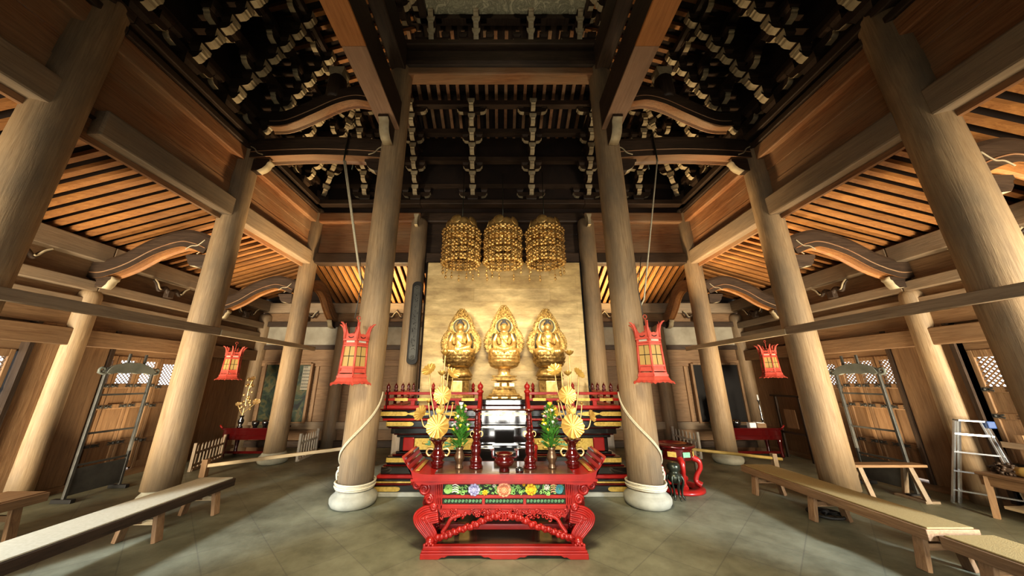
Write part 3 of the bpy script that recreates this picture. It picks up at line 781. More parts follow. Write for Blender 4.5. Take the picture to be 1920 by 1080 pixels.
# railing
def giboshi(x, y, z=1.19): return MB().lathe([(.026, 0), (.026, .245), (.036, .25), (.036, .27), (.02, .28), (.03, .30), (.034, .32), (.024, .345), (.006, .37), (.003, .385)], (x, y, z), 10)
for sg in (-1, 1):
    for z, r, nm, m in ((1.415, .020, 'top_rail', 'lacquer'), (1.325, .018, 'middle_rail', 'lacquer'), (1.215, .024, 'bottom_rail', 'lacquer')):
        MB().box(sg * .38, sg * 1.84, -.02 - r, -.02 + r, z - r, z + r).box(sg * 1.80 - r, sg * 1.80 + r, 0, 1.5, z - r, z + r).build(nm, m, t, .006)
    for xx in (.72, 1.06, 1.40):
        MB().box(sg * xx - .03, sg * xx + .03, -.045, .005, 1.235, 1.31).build('baluster', 'pink' if 0 else 'lacquer', t, .006)
    for xx in (.55, 1.23, 1.58):
        MB().box(sg * xx - .10, sg * xx + .10, -.043, -.019, 1.305, 1.345).build('rail_plate', 'goldplate', t)
    for yy in (-.02, .36, .74, 1.12, 1.48): giboshi(sg * 1.80, yy).build('finial_post', 'crimson', t)
    for xx in (.9, 1.35): pass
    for xx in (.6, 1.0, 1.4): giboshi(sg * xx, 1.46).build('finial_post', 'lacquer', t)

# ------------------------------------------------------------------ statues
tag(MB().box(AX - 1.3, AX + 1.3, 5.9, 6.72, 1.19, 1.29).build('statue_dais', 'black', None, .015), 'low black dais on the altar platform under the statues', 'dais')
def blob_mesh(name, parts, voxel, mats, parent, smooth=4):
    mb = MB()
    for p in parts:
        if p[0] == 'b': mb.ball(p[1], p[2], 0, 16, 12, p[3] if len(p) > 3 else None)
        elif p[0] == 't': mb.tube(spline(p[1], 4), p[2] if not isinstance(p[2], list) else None, 10) if not isinstance(p[2], list) else cap_tube(mb, p[1], p[2])
    o = mb.build(name + '_source', mats)
    rm = o.modifiers.new('r', 'REMESH'); rm.mode = 'VOXEL'; rm.voxel_size = voxel; rm.use_smooth_shade = True
    sm = o.modifiers.new('s', 'SMOOTH'); sm.iterations = smooth; sm.factor = .5
    dg = bpy.context.evaluated_depsgraph_get(); dg.update()
    me = bpy.data.meshes.new_from_object(o.evaluated_get(dg))
    bpy.data.objects.remove(o)
    me.name = name
    for p in me.polygons: p.use_smooth = True
    n = bpy.data.objects.new(name, me); C.objects.link(n); n.parent = parent
    return n
def cap_tube(mb, pts, rr):
    for i in range(len(pts) - 1):
        a, b = V(pts[i]), V(pts[i + 1])
        for k in range(6):
            u = k / 6; q = a.lerp(b, u); mb.ball(q, rr[i] * (1 - u) + rr[i + 1] * u, 0, 12, 8)
    mb.ball(pts[-1], rr[-1], 0, 12, 8)
def petals(mb, z, r, n, L, w, tilt, off=0, mi=0):
    for k in range(n):
        a = 2 * PI * (k + off) / n
        mt = Matrix.Translation((r * math.cos(a), r * math.sin(a), z)) @ Matrix.Rotation(a, 4, 'Z') @ Matrix.Rotation(tilt, 4, 'Y')
        vs = []; fs = []
        for i in range(6):
            u = i / 5
            ww = w * math.sin(PI * min(1, .12 + u * .88)) ** .6 * (1 if u < .99 else .0)
            for j in range(5):
                v = (j - 2) / 2
                vs.append((.05 * L * 4 * (u * (1 - u)) + .10 * L * (1 - v * v) * math.sin(PI * u), v * ww, u * L))
        for i in range(5):
            for j in range(4): fs.append((i * 5 + j, i * 5 + j + 1, (i + 1) * 5 + j + 1, (i + 1) * 5 + j))
        mb.add(vs, fs, mi, True, mt)
def mandorla(parent, H, W, z0):
    vs = []; fs = []; nu, nv = 40, 26
    def half(v):      # outline half-width at height fraction v, boat shape with a waist and pointed tip
        if v < .40: return W * (.86 + .14 * math.sin(PI * v / .4)) * (1 if v > .03 else .95)
        if v < .50: return W * (.86 - .20 * (v - .40) / .1)
        return W * .66 * max(0, (1 - ((v - .5) / .5) ** 1.55))
    for i in range(nv + 1):
        v = i / nv; hw = half(v) * (1 + .045 * math.sin(v * 60))
        for j in range(nu + 1):
            u = -1 + 2 * j / nu
            x = u * max(hw, .004); z = z0 + v * H
            nz = noise.noise(V((x * 16, z * 16, 3))) * .03 + noise.noise(V((x * 34, z * 34, 9))) * .018
            y = -.02 - .05 * (1 - u * u) * 0 + .05 * u * u - abs(nz) * 1.4 - (.02 if abs(u) > .8 else 0)
            vs.append((x, y, z))
    n = len(vs)
    for i in range(nv):
        for j in range(nu): fs.append((i * (nu + 1) + j, i * (nu + 1) + j + 1, (i + 1) * (nu + 1) + j + 1, (i + 1) * (nu + 1) + j))
    mb = MB().add(vs, fs, 0, True)
    # scrolled flame edge
    for i in range(2, nv, 1):
        v = i / nv; hw = half(v)
        for sg in (-1, 1):
            c = (sg * hw, .02, z0 + v * H)
            pts = [(c[0] + sg * (.03 * math.cos(a) * (1 - a / 9)), c[1], c[2] + .035 * math.sin(a) * (1 - a / 9)) for a in [k * .7 for k in range(9)]]
            mb.tube(pts, .010, 5)
    for k in range(60):
        v = R.uniform(.05, .93); hw = half(v) * .9; x = R.uniform(-hw, hw)
        zc = z0 + v * H; a0 = R.uniform(0, 6)
        pts = [(x + .045 * math.cos(a + a0) * (1 - a / 8), -.045 + .05 * (x / max(hw, .02)) ** 2, zc + .05 * math.sin(a + a0) * (1 - a / 8)) for a in [k2 * .75 for k2 in range(8)]]
        mb.tube(pts, .009, 5)
    return mb.build('mandorla', 'mandorla', parent)
def statue(x, y, label, zb, kind):
    """seated gold figure on a lotus; z measured from the altar top"""
    t = thing('seated_statue', label, 'statue', (x, y, 1.29), 0, 'three gold statues on the altar')
    zs = 0                                   # the figure is modelled at 1/.78 size about its seat
    body = [('b', (0, .02, zs + .09), (.19, .15, .10)), ('b', (0, 0, zs + .22), (.135, .10, .16)), ('b', (0, .0, zs + .38), (.165, .095, .13)), ('b', (0, .01, zs + .47), (.135, .08, .06)),
            ('t', [(0, 0, zs + .47), (0, -.01, zs + .58)], [.055, .05]),
            ('b', (0, -.02, zs + .635), (.078, .082, .10)), ('b', (0, -.06, zs + .595), (.05, .045, .05)), ('b', (0, -.103, zs + .625), (.011, .016, .024))]
    for sg in (-1, 1):
        body += [('t', [(sg * .155, .01, zs + .45), (sg * .225, .0, zs + .28), (sg * .20, -.06, zs + .17), (sg * .06, -.17, zs + .125)], [.062, .062, .062, .04]),
                 ('t', [(sg * .09, .0, zs + .06), (sg * .27, -.08, zs + .06), (sg * .22, -.17, zs + .055), (sg * -.05, -.19, zs + .05)], [.085, .078, .068, .048]),
                 ('b', (sg * .079, 0, zs + .615), (.012, .02, .05)), ('b', (sg * .033, -.094, zs + .652), (.018, .008, .006))]
    body += [('b', (0, -.175, zs + .12), (.075, .045, .028)), ('b', (0, -.097, zs + .59), (.022, .01, .008))]
    b = blob_mesh('body', body, .011, ('gold',), t)
    # robe: folds over shoulders and lap
    rb = MB()
    for sg in (-1, 1):
        for k in range(4):
            o_ = .018 * k
            rb.tube(spline([(sg * (.10 + o_), -.06, zs + .485 - o_ * .4), (sg * (.105 + o_ * .8), -.108 + o_ * .25, zs + .36), (sg * (.075 + o_), -.118 + o_ * .2, zs + .22)], 5), .0085, 6)
            rb.tube(spline([(sg * .26, -.13 + .0 * k, zs + .10 - .02 * k), (sg * .15, -.215, zs + .085 - .022 * k), (0, -.235, zs + .06 - .02 * k)], 5), .010, 6)
    rb.tube(spline([(-.11, -.09, zs + .46), (.0, -.125, zs + .30), (.10, -.115, zs + .24)], 6), .011, 6)
    rb.build('robe_folds', 'golddark', t)
    h = MB().ball((0, .022, zs + .672), (.092, .086, .088), 0, 14, 9).ball((0, -.03, zs + .705), (.078, .05, .05), 0, 14, 9).ball((0, .005, zs + .765), (.045, .045, .038), 0, 12, 8)
    for k in range(60):
        a = R.uniform(0, 2 * PI); e = R.uniform(.2, 1.3)
        h.ball((.084 * math.cos(a) * math.cos(e), .086 * math.sin(a) * math.cos(e), zs + .672 + .071 * math.sin(e)), .011, 0, 6, 4)
    h.build('hair', 'hair', t)
    hl = MB()
    ring = [(.165 * math.cos(2 * PI * k / 32), .10, zs + .66 + .165 * math.sin(2 * PI * k / 32)) for k in range(32)]
    hl.tube(ring, .020, 8, 0, True)
    ha = hl.build('halo', 'halo', t)
    MB().lathe([(.002, 0), (.15, 0), (.15, .02), (.002, .02)], (0, 0, 0), 28, 0, Matrix.Translation((0, .115, zs + .66)) @ Matrix.Rotation(PI / 2, 4, 'X')).build('halo_disc', 'goldbright', ha)
    MB().tube([(ring[k][0] * 1.15, .10, zs + .66 + (ring[k][2] - zs - .66) * 1.15) for k in range(32)], .010, 6, 0, True).build('halo_rim', 'goldbright', ha)
    for sg in (-1, 1):
        dk = MB(); dk.tube([(sg * .27, .13, zs + .05), (sg * .27, .13, zs + .42), (sg * .22, .13, zs + .5)], .022, 8)
        dk.build('backrest_post', 'halo', t)
    for ch in list(t.children): ch.location = (0, 0, zb); ch.scale = (.86, .86, .86)
    mandorla(t, 1.0 if kind == 'mid' else .92, .38, zb + .04).location = (0, .17, 0)
    lo = MB()
    if kind == 'mid':
        lo.lathe([(.17, -.265), (.27, -.215), (.30, -.11), (.29, -.02), (.25, .01)], (0, 0, zb), 28)
        for i, (z, r, tl) in enumerate(((-.25, .19, 1.0), (-.20, .245, .72), (-.135, .275, .42), (-.07, .285, .2))): petals(lo, zb + z, r, 16, .108, .060, tl, .5 * (i % 2))
        lo.build('lotus_seat', 'gold', t)
        st = MB().lathe([(.10, -.42), (.14, -.40), (.11, -.36), (.12, -.25)], (0, 0, zb), 16).build('stem_ring', 'goldbright', t)
        pd = MB()
        for prof in ([(.22, .33), (.28, .335), (.28, .36), (.24, .365), (.24, .40), (.27, .405), (.27, .425), (.18, .43)],
                     [(.13, .24), (.15, .25), (.15, .31), (.20, .33)], [(.20, .17), (.22, .175), (.22, .195), (.17, .20), (.17, .24)],
                     [(.32, .05), (.33, .06), (.33, .085), (.27, .09), (.26, .12), (.24, .17)], [(.37, 0), (.38, .01), (.38, .035), (.34, .045)]):
            pd.lathe([(r, z * (zb - .40) / .42) for r, z in prof], (0, 0, 0), 6, 0, None, (1, .8), True)
        pd.build('pedestal', 'golddark', t, .004)
        pp = MB()
        for a in (-.17, -.0, .17):
            pp.box(a - .055, a + .055, -.325, -.31, .055 * 0 + .012, .04)
            pp.box(a * .8 - .045, a * .8 + .045, -.215, -.20, .215, .275)
        pp.build('pedestal_panel', 'gold', t)
    else:
        lo.lathe([(.20, -.25), (.27, -.20), (.30, -.11), (.29, -.02), (.25, .01)], (0, 0, zb), 28)
        for i, (z, r, tl) in enumerate(((-.24, .20, 1.0), (-.19, .25, .72), (-.13, .28, .42), (-.065, .285, .2))): petals(lo, zb + z, r, 16, .106, .058, tl, .5 * (i % 2))
        lo.build('lotus_seat', 'golddark', t)
        lw = MB().lathe([(.22, -.42), (.27, -.40), (.24, -.34), (.18, -.23)], (0, 0, zb), 24)
        petals(lw, zb - .34, .16, 14, .12, .06, 2.0)
        lw.build('lower_lotus', 'golddark', t)
        z = zb - .42
        pd = MB().lathe([(.30, 0), (.31, .02), (.31, .05), (.26, .065), (.25, .085), (.22, .10), (.22, z - .06), (.26, z - .05), (.27, z - .02), (.24, z)], (0, 0, 0), 8, 0, None, (1, .85), True)
        pd.build('pedestal', 'golddark', t, .004)
        MB().box(-.10, .10, -.215, -.185, .11, z - .07).build('pedestal_panel', 'gold', t, .006)
    return t
statue(-.80, 6.28, 'gold seated statue on the left with flame shaped mandorla and lotus pedestal', .80, 'side')
statue(.07, 6.28, 'gold seated statue in the middle, tallest, on a stepped dark gold pedestal', .80, 'mid')
statue(.935, 6.28, 'gold seated statue on the right with flame shaped mandorla and lotus pedestal', .80, 'side')

# ------------------------------------------------------------------ red offering table in front
TX, TY = .035, 3.57
t = thing('offering_table', 'carved red lacquer offering table with upturned ends in the middle of the hall', 'table', (TX, TY, 0))
# upturned top: side profile swept over the depth
top_u = spline([(-1.005, 0, .845), (-.985, 0, .79), (-.945, 0, .745), (-.87, 0, .715), (-.7, 0, .70), (0, 0, .70), (.7, 0, .70), (.87, 0, .715), (.945, 0, .745), (.985, 0, .79), (1.005, 0, .845)], 5)
low = []
for p in top_u[::-1]:
    u = abs(p.x)
    low.append((p.x * (.925 if u > .6 else .96), p.z - .075 - (.05 if u > .9 else .03 * max(0, (u - .6) / .3) if u > .6 else 0)))
up = [(p.x, p.z) for p in top_u]
up = [(-1.03, .865), (-1.035, .85)][::-1] + up if 0 else [(-1.03, .862)] + up + [(1.03, .862)]
low = [(1.0, .80)] + low + [(-1.0, .80)] if 0 else low
top_m = MB(); lo_ = low[::-1]; up_ = [(p.x, p.z) for p in top_u]; m_ = len(up_)
top_m.add([(x, y, z) for y in (0, .56) for row in (up_, lo_) for x, z in row],
          [(i, i + 1, m_ + i + 1, m_ + i) for i in range(m_ - 1)] + [(2 * m_ + i, 2 * m_ + i + 1, 3 * m_ + i + 1, 3 * m_ + i) for i in range(m_ - 1)] +
          [(i, i + 1, 2 * m_ + i + 1, 2 * m_ + i) for i in range(m_ - 1)] + [(m_ + i, m_ + i + 1, 3 * m_ + i + 1, 3 * m_ + i) for i in range(m_ - 1)] +
          [(0, m_, 3 * m_, 2 * m_), (m_ - 1, 2 * m_ - 1, 4 * m_ - 1, 3 * m_ - 1)])
top_m.box(-.93, .93, -.008, .0, .642, .662)
for sg in (-1, 1): top_m.prism([(sg * 1.005, .845), (sg * 1.035, .865), (sg * 1.03, .85), (sg * .995, .80), (sg * .975, .79)], 'Y', 0, .56)
top_m.build('table_top', 'lacquer', t)
MB().box(-.70, .70, .035, .53, .700, .7035).build('top_panel', 'tabletop', t)
for sg in (-1, 1):
    g = MB()
    for k in range(3):
        x, z = [(1.0, .84), (.975, .785), (.93, .738)][k]
        g.tube([(sg * x, .03, z + .006), (sg * x, .53, z + .006)], .013, 8)
    g.build('rolled_end', 'crimson', t)
    MB().box(sg * .86, sg * .90, .06, .5, .722, .727).build('gold_line', 'goldplate', t)
    # carved spandrel scrolls under the overhang
    sp = MB()
    for (x, z, r) in ((.80, .56, .065), (.745, .47, .045), (.88, .60, .05), (.70, .40, .03)):
        pts = [(sg * x + r * (1 - a / 14) * math.cos(a) * sg, .055, z + r * (1 - a / 14) * math.sin(a)) for a in [q * .6 for q in range(18)]]
        sp.tube(pts, .016, 6)
    sp.prism([(sg * a, b) for a, b in ((.68, .625), (.92, .64), (.88, .57), (.80, .50), (.74, .42), (.68, .36))], 'Y', .06, .09)
    sp.build('scroll_spandrel', 'lacquer', t)
# frieze: posts, rails, carved polychrome panel, three green strips
fr = MB()
fr.box(-.69, .69, .05, .51, .60, .645).box(-.69, .69, .055, .505, .475, .505).box(-.68, .68, .05, .51, .385, .425)
fr.build('frieze_rail', 'lacquer', t, .006)
for sg in (-1, 1):
    p = MB()
    for k in range(5): p.box(sg * (.615 + .018 * k), sg * (.615 + .018 * k + .014), .05 - .003 * (k % 2), .5, .385, .63)
    p.build('corner_post', 'lacquer', t, .003)
MB().box(-.62, .62, .075, .49, .39, .62).build('frieze_core', 'darkbg', t)
pn = MB().box(-.615, .615, .068, .076, .505, .605, 1)
for k in range(120):
    x = R.uniform(-.60, .60); z = R.uniform(.515, .597); r = R.uniform(.012, .028); a0 = R.uniform(0, 6)
    pts = [(x + r * (1 - a / 8) * math.cos(a + a0), .062 - .001 * (k % 5), z + r * .7 * (1 - a / 8) * math.sin(a + a0)) for a in [q * .8 for q in range(8)]]
    pn.tube(pts, .0055, 5)
pn = pn.build('carved_frieze', ('lime', 'darkbg'), t)
def flower(name, x, z, r, mat, n=9, parent=pn):
    mb = MB()
    for ring in range(3):
        rr = r * (1 - .3 * ring)
        for k in range(n - ring):
            a = 2 * PI * (k + .5 * ring) / (n - ring)
            mb.ball((x + rr * .62 * math.cos(a), .055 - .008 * ring, z + rr * .55 * math.sin(a)), (rr * .27, .012, rr * .27), ring % 2, 8, 5)
    mb.ball((x, .034, z), (r * .16, .006, r * .16), 0, 7, 5)
    return mb.build(name, (mat, mat + '_deep'), parent)
flower('carved_flower', -.30, .553, .072, 'lavender'); flower('carved_flower', 0, .553, .085, 'peach', 11); flower('carved_flower', .27, .555, .068, 'ygold')
flower('carved_flower', -.19, .528, .034, 'ygold', 7); flower('carved_flower', .43, .575, .035, 'cream', 7); flower('carved_flower', -.10, .588, .02, 'cream', 6); flower('carved_flower', .2, .595, .018, 'ygold', 6)
for x, m in ((-.56, 'lime'), (.555, 'teal')):
    sp = MB()
    for q_, rr in enumerate((1, .62)):
        pts = [(x + .043 * (1 - a / 13) * math.cos(a + q_ * PI), .054, .558 + .043 * (1 - a / 13) * math.sin(a + q_ * PI)) for a in [q * .5 for q in range(22)]]
        sp.tube(pts, .006, 6)
    sp.build('carved_scroll', m, pn)
for x in (-.49, .5):
    sp = MB()
    for k in range(4): sp.tube(spline([(x - .03, .056, .53 + .02 * k), (x, .052, .54 + .02 * k), (x + .035, .056, .525 + .02 * k)], 4), .005, 5)
    sp.build('carved_wave', 'cream' if x < 0 else 'peach', pn)
for x in (-.41, 0, .41):
    s2 = MB().box(x - .19, x + .19, .064, .07, .428, .472, 1)
    for k in range(11):
        xx = x - .172 + .0345 * k
        s2.tube([(xx + .013 * (1 - a / 10) * math.cos(a), .06, .45 + .014 * (1 - a / 10) * math.sin(a)) for a in [q * .8 for q in range(10)]], .0045, 5)
    s2.build('green_strip', ('seagreen', 'darkbg'), t)
for x in (-.205, .205): MB().box(x - .014, x + .014, .052, .09, .425, .476).build('strip_divider', 'lacquer', t)
# carved apron and garland
ap = MB().prism([(-.66, .39), (.66, .39), (.60, .31), (.45, .325), (.30, .345), (.12, .33), (0, .30), (-.12, .33), (-.30, .345), (-.45, .325), (-.60, .31)], 'Y', .06, .075)
for k in range(90):
    x = R.uniform(-.62, .62); z = .375 - R.random() ** 1.3 * (.055 + .03 * abs(math.sin(x * 9)))
    r = R.uniform(.012, .022); a0 = R.uniform(0, 6)
    ap.tube([(x + r * (1 - a / 8) * math.cos(a + a0), .055, z + r * (1 - a / 8) * math.sin(a + a0)) for a in [q * .9 for q in range(7)]], .0075, 5)
ap.build('carved_apron', 'lacquer', t)
for sg in (-1, 1):
    g = MB(); path = spline([(sg * .05, .05, .33), (sg * .16, .05, .305), (sg * .30, .05, .25), (sg * .45, .05, .205), (sg * .56, .05, .17), (sg * .66, .05, .14)], 8)
    for i, p in enumerate(path):
        g.ball((p.x, p.y + .01 * math.sin(i * 2.1), p.z + .009 * math.sin(i * 1.7)), (.027, .022, .027), 0, 8, 6)
        if i % 3 == 0:
            g.tube([(p.x + .026 * math.cos(a) * (1 - a / 8), p.y - .014, p.z + .026 * math.sin(a) * (1 - a / 8)) for a in [q * .9 for q in range(7)]], .008, 5)
    g.build('carved_garland', 'lacquer', t)
    # bracket twig linking apron and leg
    g = MB()
    for i, p in enumerate(spline([(sg * .44, .06, .33), (sg * .52, .06, .30), (sg * .56, .06, .24), (sg * .60, .06, .19)], 6)): g.ball(p, (.02, .016, .02), 0, 7, 5)
    g.build('carved_twig', 'lacquer', t)
kn = MB()
for a0 in (-.03, .0, .03): kn.tube([(a0 + .022 * math.cos(a), .045, .325 + .032 * math.sin(a)) for a in [2 * PI * q / 12 for q in range(12)]], .009, 6, 0, True)
kn.build('carved_knot', 'lacquer', t)
# ribbed cabriole legs
lp = spline([(.66, 0, .42), (.80, 0, .395), (.878, 0, .335), (.872, 0, .26), (.805, 0, .185), (.755, 0, .135), (.75, 0, .10)], 6)
for sg in (-1, 1):
    for yy in (.06, .46):
        lg = MB(); n = len(lp)
        for k in range(9):
            o_ = .0 - .0195 * k
            pts = []
            for i, p in enumerate(lp):
                d = (lp[min(i + 1, n - 1)] - lp[max(i - 1, 0)]).normalized(); nr = V((-d.z, 0, d.x))
                q = p - nr * (o_ * -1) * (1 - .35 * i / n) * -1 if 0 else p + nr * (o_) * -1 * (1 - .62 * max(0, i / n - .25) - .35 * max(0, .25 - i / n)) * -1
                pts.append((sg * q.x, yy + (.0 if k % 2 else .004), q.z))
            lg.tube(pts, [.0125] * n, 8)
        lg.ball((sg * .715, yy - .01, .122), (.045, .045, .04), 0, 10, 7)
        for q in range(5): lg.ball((sg * (.68 + .02 * q), yy - .045, .10 + .012 * (q % 2)), .016, 0, 7, 5)
        lg.build('leg', 'lacquer', t)
MB().box(-.66, .66, .25, .29, .135, .185).build('stretcher', 'lacquer', t, .006)
MB().box(-.71, .71, .06, .50, .05, .075).build('plinth_board', 'tabletop', t)
bs = MB()
for a_, z_, z1_ in ((0, .066, .095), (.012, .046, .066)):
    bs.box(-.77 - a_, .77 + a_, -a_, .06, z_, z1_).box(-.77 - a_, .77 + a_, .50, .56 + a_, z_, z1_).box(-.77 - a_, -.70, .06, .50, z_, z1_).box(.70, .77 + a_, .06, .50, z_, z1_)
prof = [(-.79, .046), (-.79, 0), (-.62, 0), (-.585, .016), (-.56, .014), (-.53, .03), (-.22, .032), (-.19, .016), (-.15, .018), (-.11, .002), (.11, .002), (.15, .018), (.19, .016), (.22, .032), (.53, .03), (.56, .014), (.585, .016), (.62, 0), (.79, 0), (.79, .046)]
bs.prism(prof, 'Y', -.02, .03); bs.prism(prof, 'Y', .53, .58)
[bs.prism([(.03, .046), (.03, 0), (.15, 0), (.18, .03), (.38, .03), (.41, 0), (.53, 0), (.53, .046)], 'X', a_, b_) for a_, b_ in ((-.79, -.74), (.74, .79))]
bs.build('plinth', 'lacquer', t, .004)

# ------------------------------------------------------------------ things on the offering table
TZ = .7036
def vase(x, label):
    t = thing('flower_vase', label, 'vase', (x, TY + .27, TZ))
    MB().lathe([(.062, 0), (.066, .012), (.060, .03), (.072, .04), (.074, .055), (.050, .07), (.078, .10), (.082, .125), (.058, .155), (.043, .19), (.045, .225), (.075, .262), (.102, .28), (.095, .285), (.06, .275), (.04, .25)], (0, 0, 0), 28).build('body', 'crimson', t)
    for sg in (-1, 1):
        MB().tube(spline([(sg * .05, 0, .175), (sg * .10, 0, .185), (sg * .125, 0, .15), (sg * .10, 0, .115), (sg * .07, 0, .125)], 6), .011, 8).build('handle', 'goldbright', t)
    return t
def lotus_leaf(mb, c, r, nrm, n=12, cup=.18):
    q = V(nrm).normalized().to_track_quat('Z', 'Y').to_matrix().to_4x4(); mt = Matrix.Translation(c) @ q
    vs = [(0, 0, 0)]; fs = []; m = n * 4
    for i in range(1, 5):
        u = i / 4
        for k in range(m):
            a = 2 * PI * k / m; rr = r * u * (1 + .035 * math.cos(a * n) * u)
            vs.append((rr * math.cos(a), rr * math.sin(a), r * (cup * u * u + .085 * u * math.cos(a * n))))
    for k in range(m):
        fs.append((0, 1 + k, 1 + (k + 1) % m))
        for i in range(3): fs.append((1 + i * m + k, 1 + i * m + (k + 1) % m, 1 + (i + 1) * m + (k + 1) % m, 1 + (i + 1) * m + k)[::-1])
    mb.add(vs, fs, 0, True, mt)
    return mb
def lotus_bloom(mb, c, r):
    mt = Matrix.Translation(c)
    tmp = MB(); petals(tmp, 0, r * .15, 7, r * 1.3, r * .42, .75); petals(tmp, 0, r * .12, 6, r * 1.2, r * .4, .3, .5); tmp.ball((0, 0, r * .3), r * .35, 0, 8, 6)
    mb.add(tmp.v, tmp.f, 0, True, mt)
    return mb
def lotus_spray(x, sg, label):
    t = thing('gold_lotus_spray', label, 'flower arrangement', (x, TY + .27, TZ + .02), 0, 'gold lotus arrangements on the offering table')
    def stem(p): MB().tube(spline([(0, 0, .12), (p[0] * .25, p[1] * .3, .30 + p[2] * .1), (p[0] * .8, p[1] * .8, p[2] * .75), p], 6), .0085, 6).build('stem', 'gold', t)
    leaves = [((0, -.09, .40), .125, (0, -.9, .35)), ((.03 * sg, -.05, .72), .10, (0, -.95, .25)), ((-.21, -.03, .53), .085, (-.45, -.7, .4)), ((.235, -.02, .50), .065, (.6, -.6, .3)), ((-.15, 0, 1.0), .085, (-.3, -.7, .6)), ((.13, .0, .96), .075, (.5, -.6, .6)), ((.01, -.03, .56), .05, (0, -.9, .4))]
    for c, r, nr in leaves:
        c = (c[0] * 1, c[1], c[2]); stem((c[0], c[1] + .015, c[2] - .01)); lotus_leaf(MB(), c, r, nr).build('lotus_leaf', 'petalgold', t)
    for c, r in (((.03, -.01, 1.17), .055), ((.0, .0, .94), .05), ((.14, .0, .62), .022), ((-.13, -.02, .64), .028), ((.075 * sg, .01, 1.04), .025)):
        stem(c); lotus_bloom(MB(), c, r).build('lotus_bud', 'petalgold', t)
    return t
VX = (-.685, .785)
vase(VX[0], 'dark crimson vase with gold handles holding the left gold lotus spray'); vase(VX[1], 'dark crimson vase with gold handles holding the right gold lotus spray')
lotus_spray(VX[0], 1, 'tall gold metal lotus spray in the left crimson vase'); lotus_spray(VX[1], -1, 'tall gold metal lotus spray in the right crimson vase')

def bronze_vase(x, label):
    return tag(MB().lathe([(.042, 0), (.045, .01), (.034, .03), (.032, .05), (.054, .09), (.056, .115), (.040, .15), (.036, .18), (.046, .205), (.044, .207), (.03, .19)], (0, 0, 0), 24).build('bronze_vase', 'bronze', None, 0, (x, TY + .24, TZ)), label, 'vase')
def bouquet(x, seed, label):
    rr = random.Random(seed)
    t = thing('fresh_bouquet', label, 'flower arrangement', (x, TY + .24, TZ + .165))
    st = MB()
    for k in range(9):
        a = rr.uniform(0, 6.28); r = rr.uniform(.01, .05)
        st.tube([(0, 0, .0), (r * math.cos(a), r * math.sin(a), .25), (r * 1.3 * math.cos(a), r * 1.3 * math.sin(a), .42)], .004, 5)
    st.build('stems', 'leaf', t)
    lf = MB()
    def leaf(p, d, L, w):
        d = V(d).normalized(); s_ = d.cross(V((0, .3, 1))).normalized(); n = s_.cross(d)
        vs = []; fs = []
        for i in range(6):
            u = i / 5; ww = w * math.sin(PI * (.08 + .92 * u)) * (1 if i < 5 else .1)
            c = V(p) + d * L * u - V((0, 0, 1)) * L * .22 * u * u
            vs += [c - s_ * ww, c + n * ww * .35 * -1, c + s_ * ww]
        for i in range(5):
            for j in range(2): fs.append((i * 3 + j, i * 3 + j + 1, i * 3 + j + 4, i * 3 + j + 3))
        lf.add(vs, fs, 0, True)
    for k in range(300):
        h = rr.random() ** .9; z = .03 + .42 * h; a = rr.uniform(0, 6.28)
        r = (.05 + .06 * math.sin(PI * min(1, h * 1.05 + .12)))
        leaf((r * .5 * math.cos(a), r * .5 * math.sin(a), z), (math.cos(a), math.sin(a), rr.uniform(.5, 1.6)), rr.uniform(.06, .12) * (1.15 - .5 * h), rr.uniform(.007, .013))
    for k in range(7):
        a = rr.choice((0, PI)) + rr.uniform(-.8, .8); leaf((0, 0, .12), (math.cos(a), math.sin(a), 1.6), .26, .017)
    lf.build('leaves', 'leaf', t)
    for k in range(15):
        h = rr.uniform(.35, 1.0); z = .06 + .40 * h; a = rr.uniform(PI, 2 * PI); r = .085 * (1.15 - .85 * h) + .02
        m = ['yellow', 'cream', 'pink', 'yellow', 'cream'][k % 5]; c = (r * math.cos(a), r * math.sin(a), z)
        fl = MB(); tmp = MB(); petals(tmp, 0, .003, 6, .026, .010, .5); fl.add(tmp.v, tmp.f, 0, True, Matrix.Translation(c) @ Matrix.Rotation(.5, 4, V((-math.sin(a), math.cos(a), 0))))
        fl.ball(c, .008, 0, 6, 4); fl.build('flower', m, t)
    tip = MB(); tmp = MB(); petals(tmp, 0, .004, 7, .05, .016, .5); tip.add(tmp.v, tmp.f, 0, True, Matrix.Translation((0, 0, .46))); tip.build('flower', 'cream' if x < 0 else 'yellow', t)
    return t
for x, sd, wd in ((-.445, 3, 'left'), (.555, 11, 'right')):
    bronze_vase(x, 'small brown bronze vase holding the %s green bouquet' % wd)
    bouquet(x, sd, 'fresh green bouquet with yellow and white flowers on the %s of the table' % wd)
def candlestick(x, label):
    t = thing('candlestick', label, 'candlestick', (x, TY + .25, TZ))
    MB().lathe([(.072, 0), (.076, .015), (.066, .03), (.06, .05), (.068, .065), (.066, .085), (.05, .10), (.042, .125), (.052, .15), (.054, .17), (.046, .195), (.052, .215), (.05, .24), (.036, .262), (.036, .275), (.050, .30), (.05, .318), (.03, .345), (.026, .36), (.038, .375), (.036, .39), (.022, .41), (.022, .425), (.03, .435), (.026, .45), (.018, .47), (.024, .48), (.016, .50), (.02, .515), (.014, .54), (.018, .55), (.016, .565)], (0, 0, 0), 24).build('stem', 'crimson', t)
    MB().lathe([(.016, .555), (.05, .575), (.058, .59), (.05, .59), (.01, .575)], (0, 0, 0), 24).build('drip_pan', 'crimson', t)
    for sg in (-1, 1): MB().tube([(sg * (.048 + .022 * math.cos(a)), 0, .335 + .028 * math.sin(a)) for a in [2 * PI * k / 12 for k in range(12)]], .006, 6, 0, True).build('ring_handle', 'goldbright', t)
candlestick(-.265, 'tall turned crimson candlestick on the left of the incense burner'); candlestick(.32, 'tall turned crimson candlestick on the right of the incense burner')
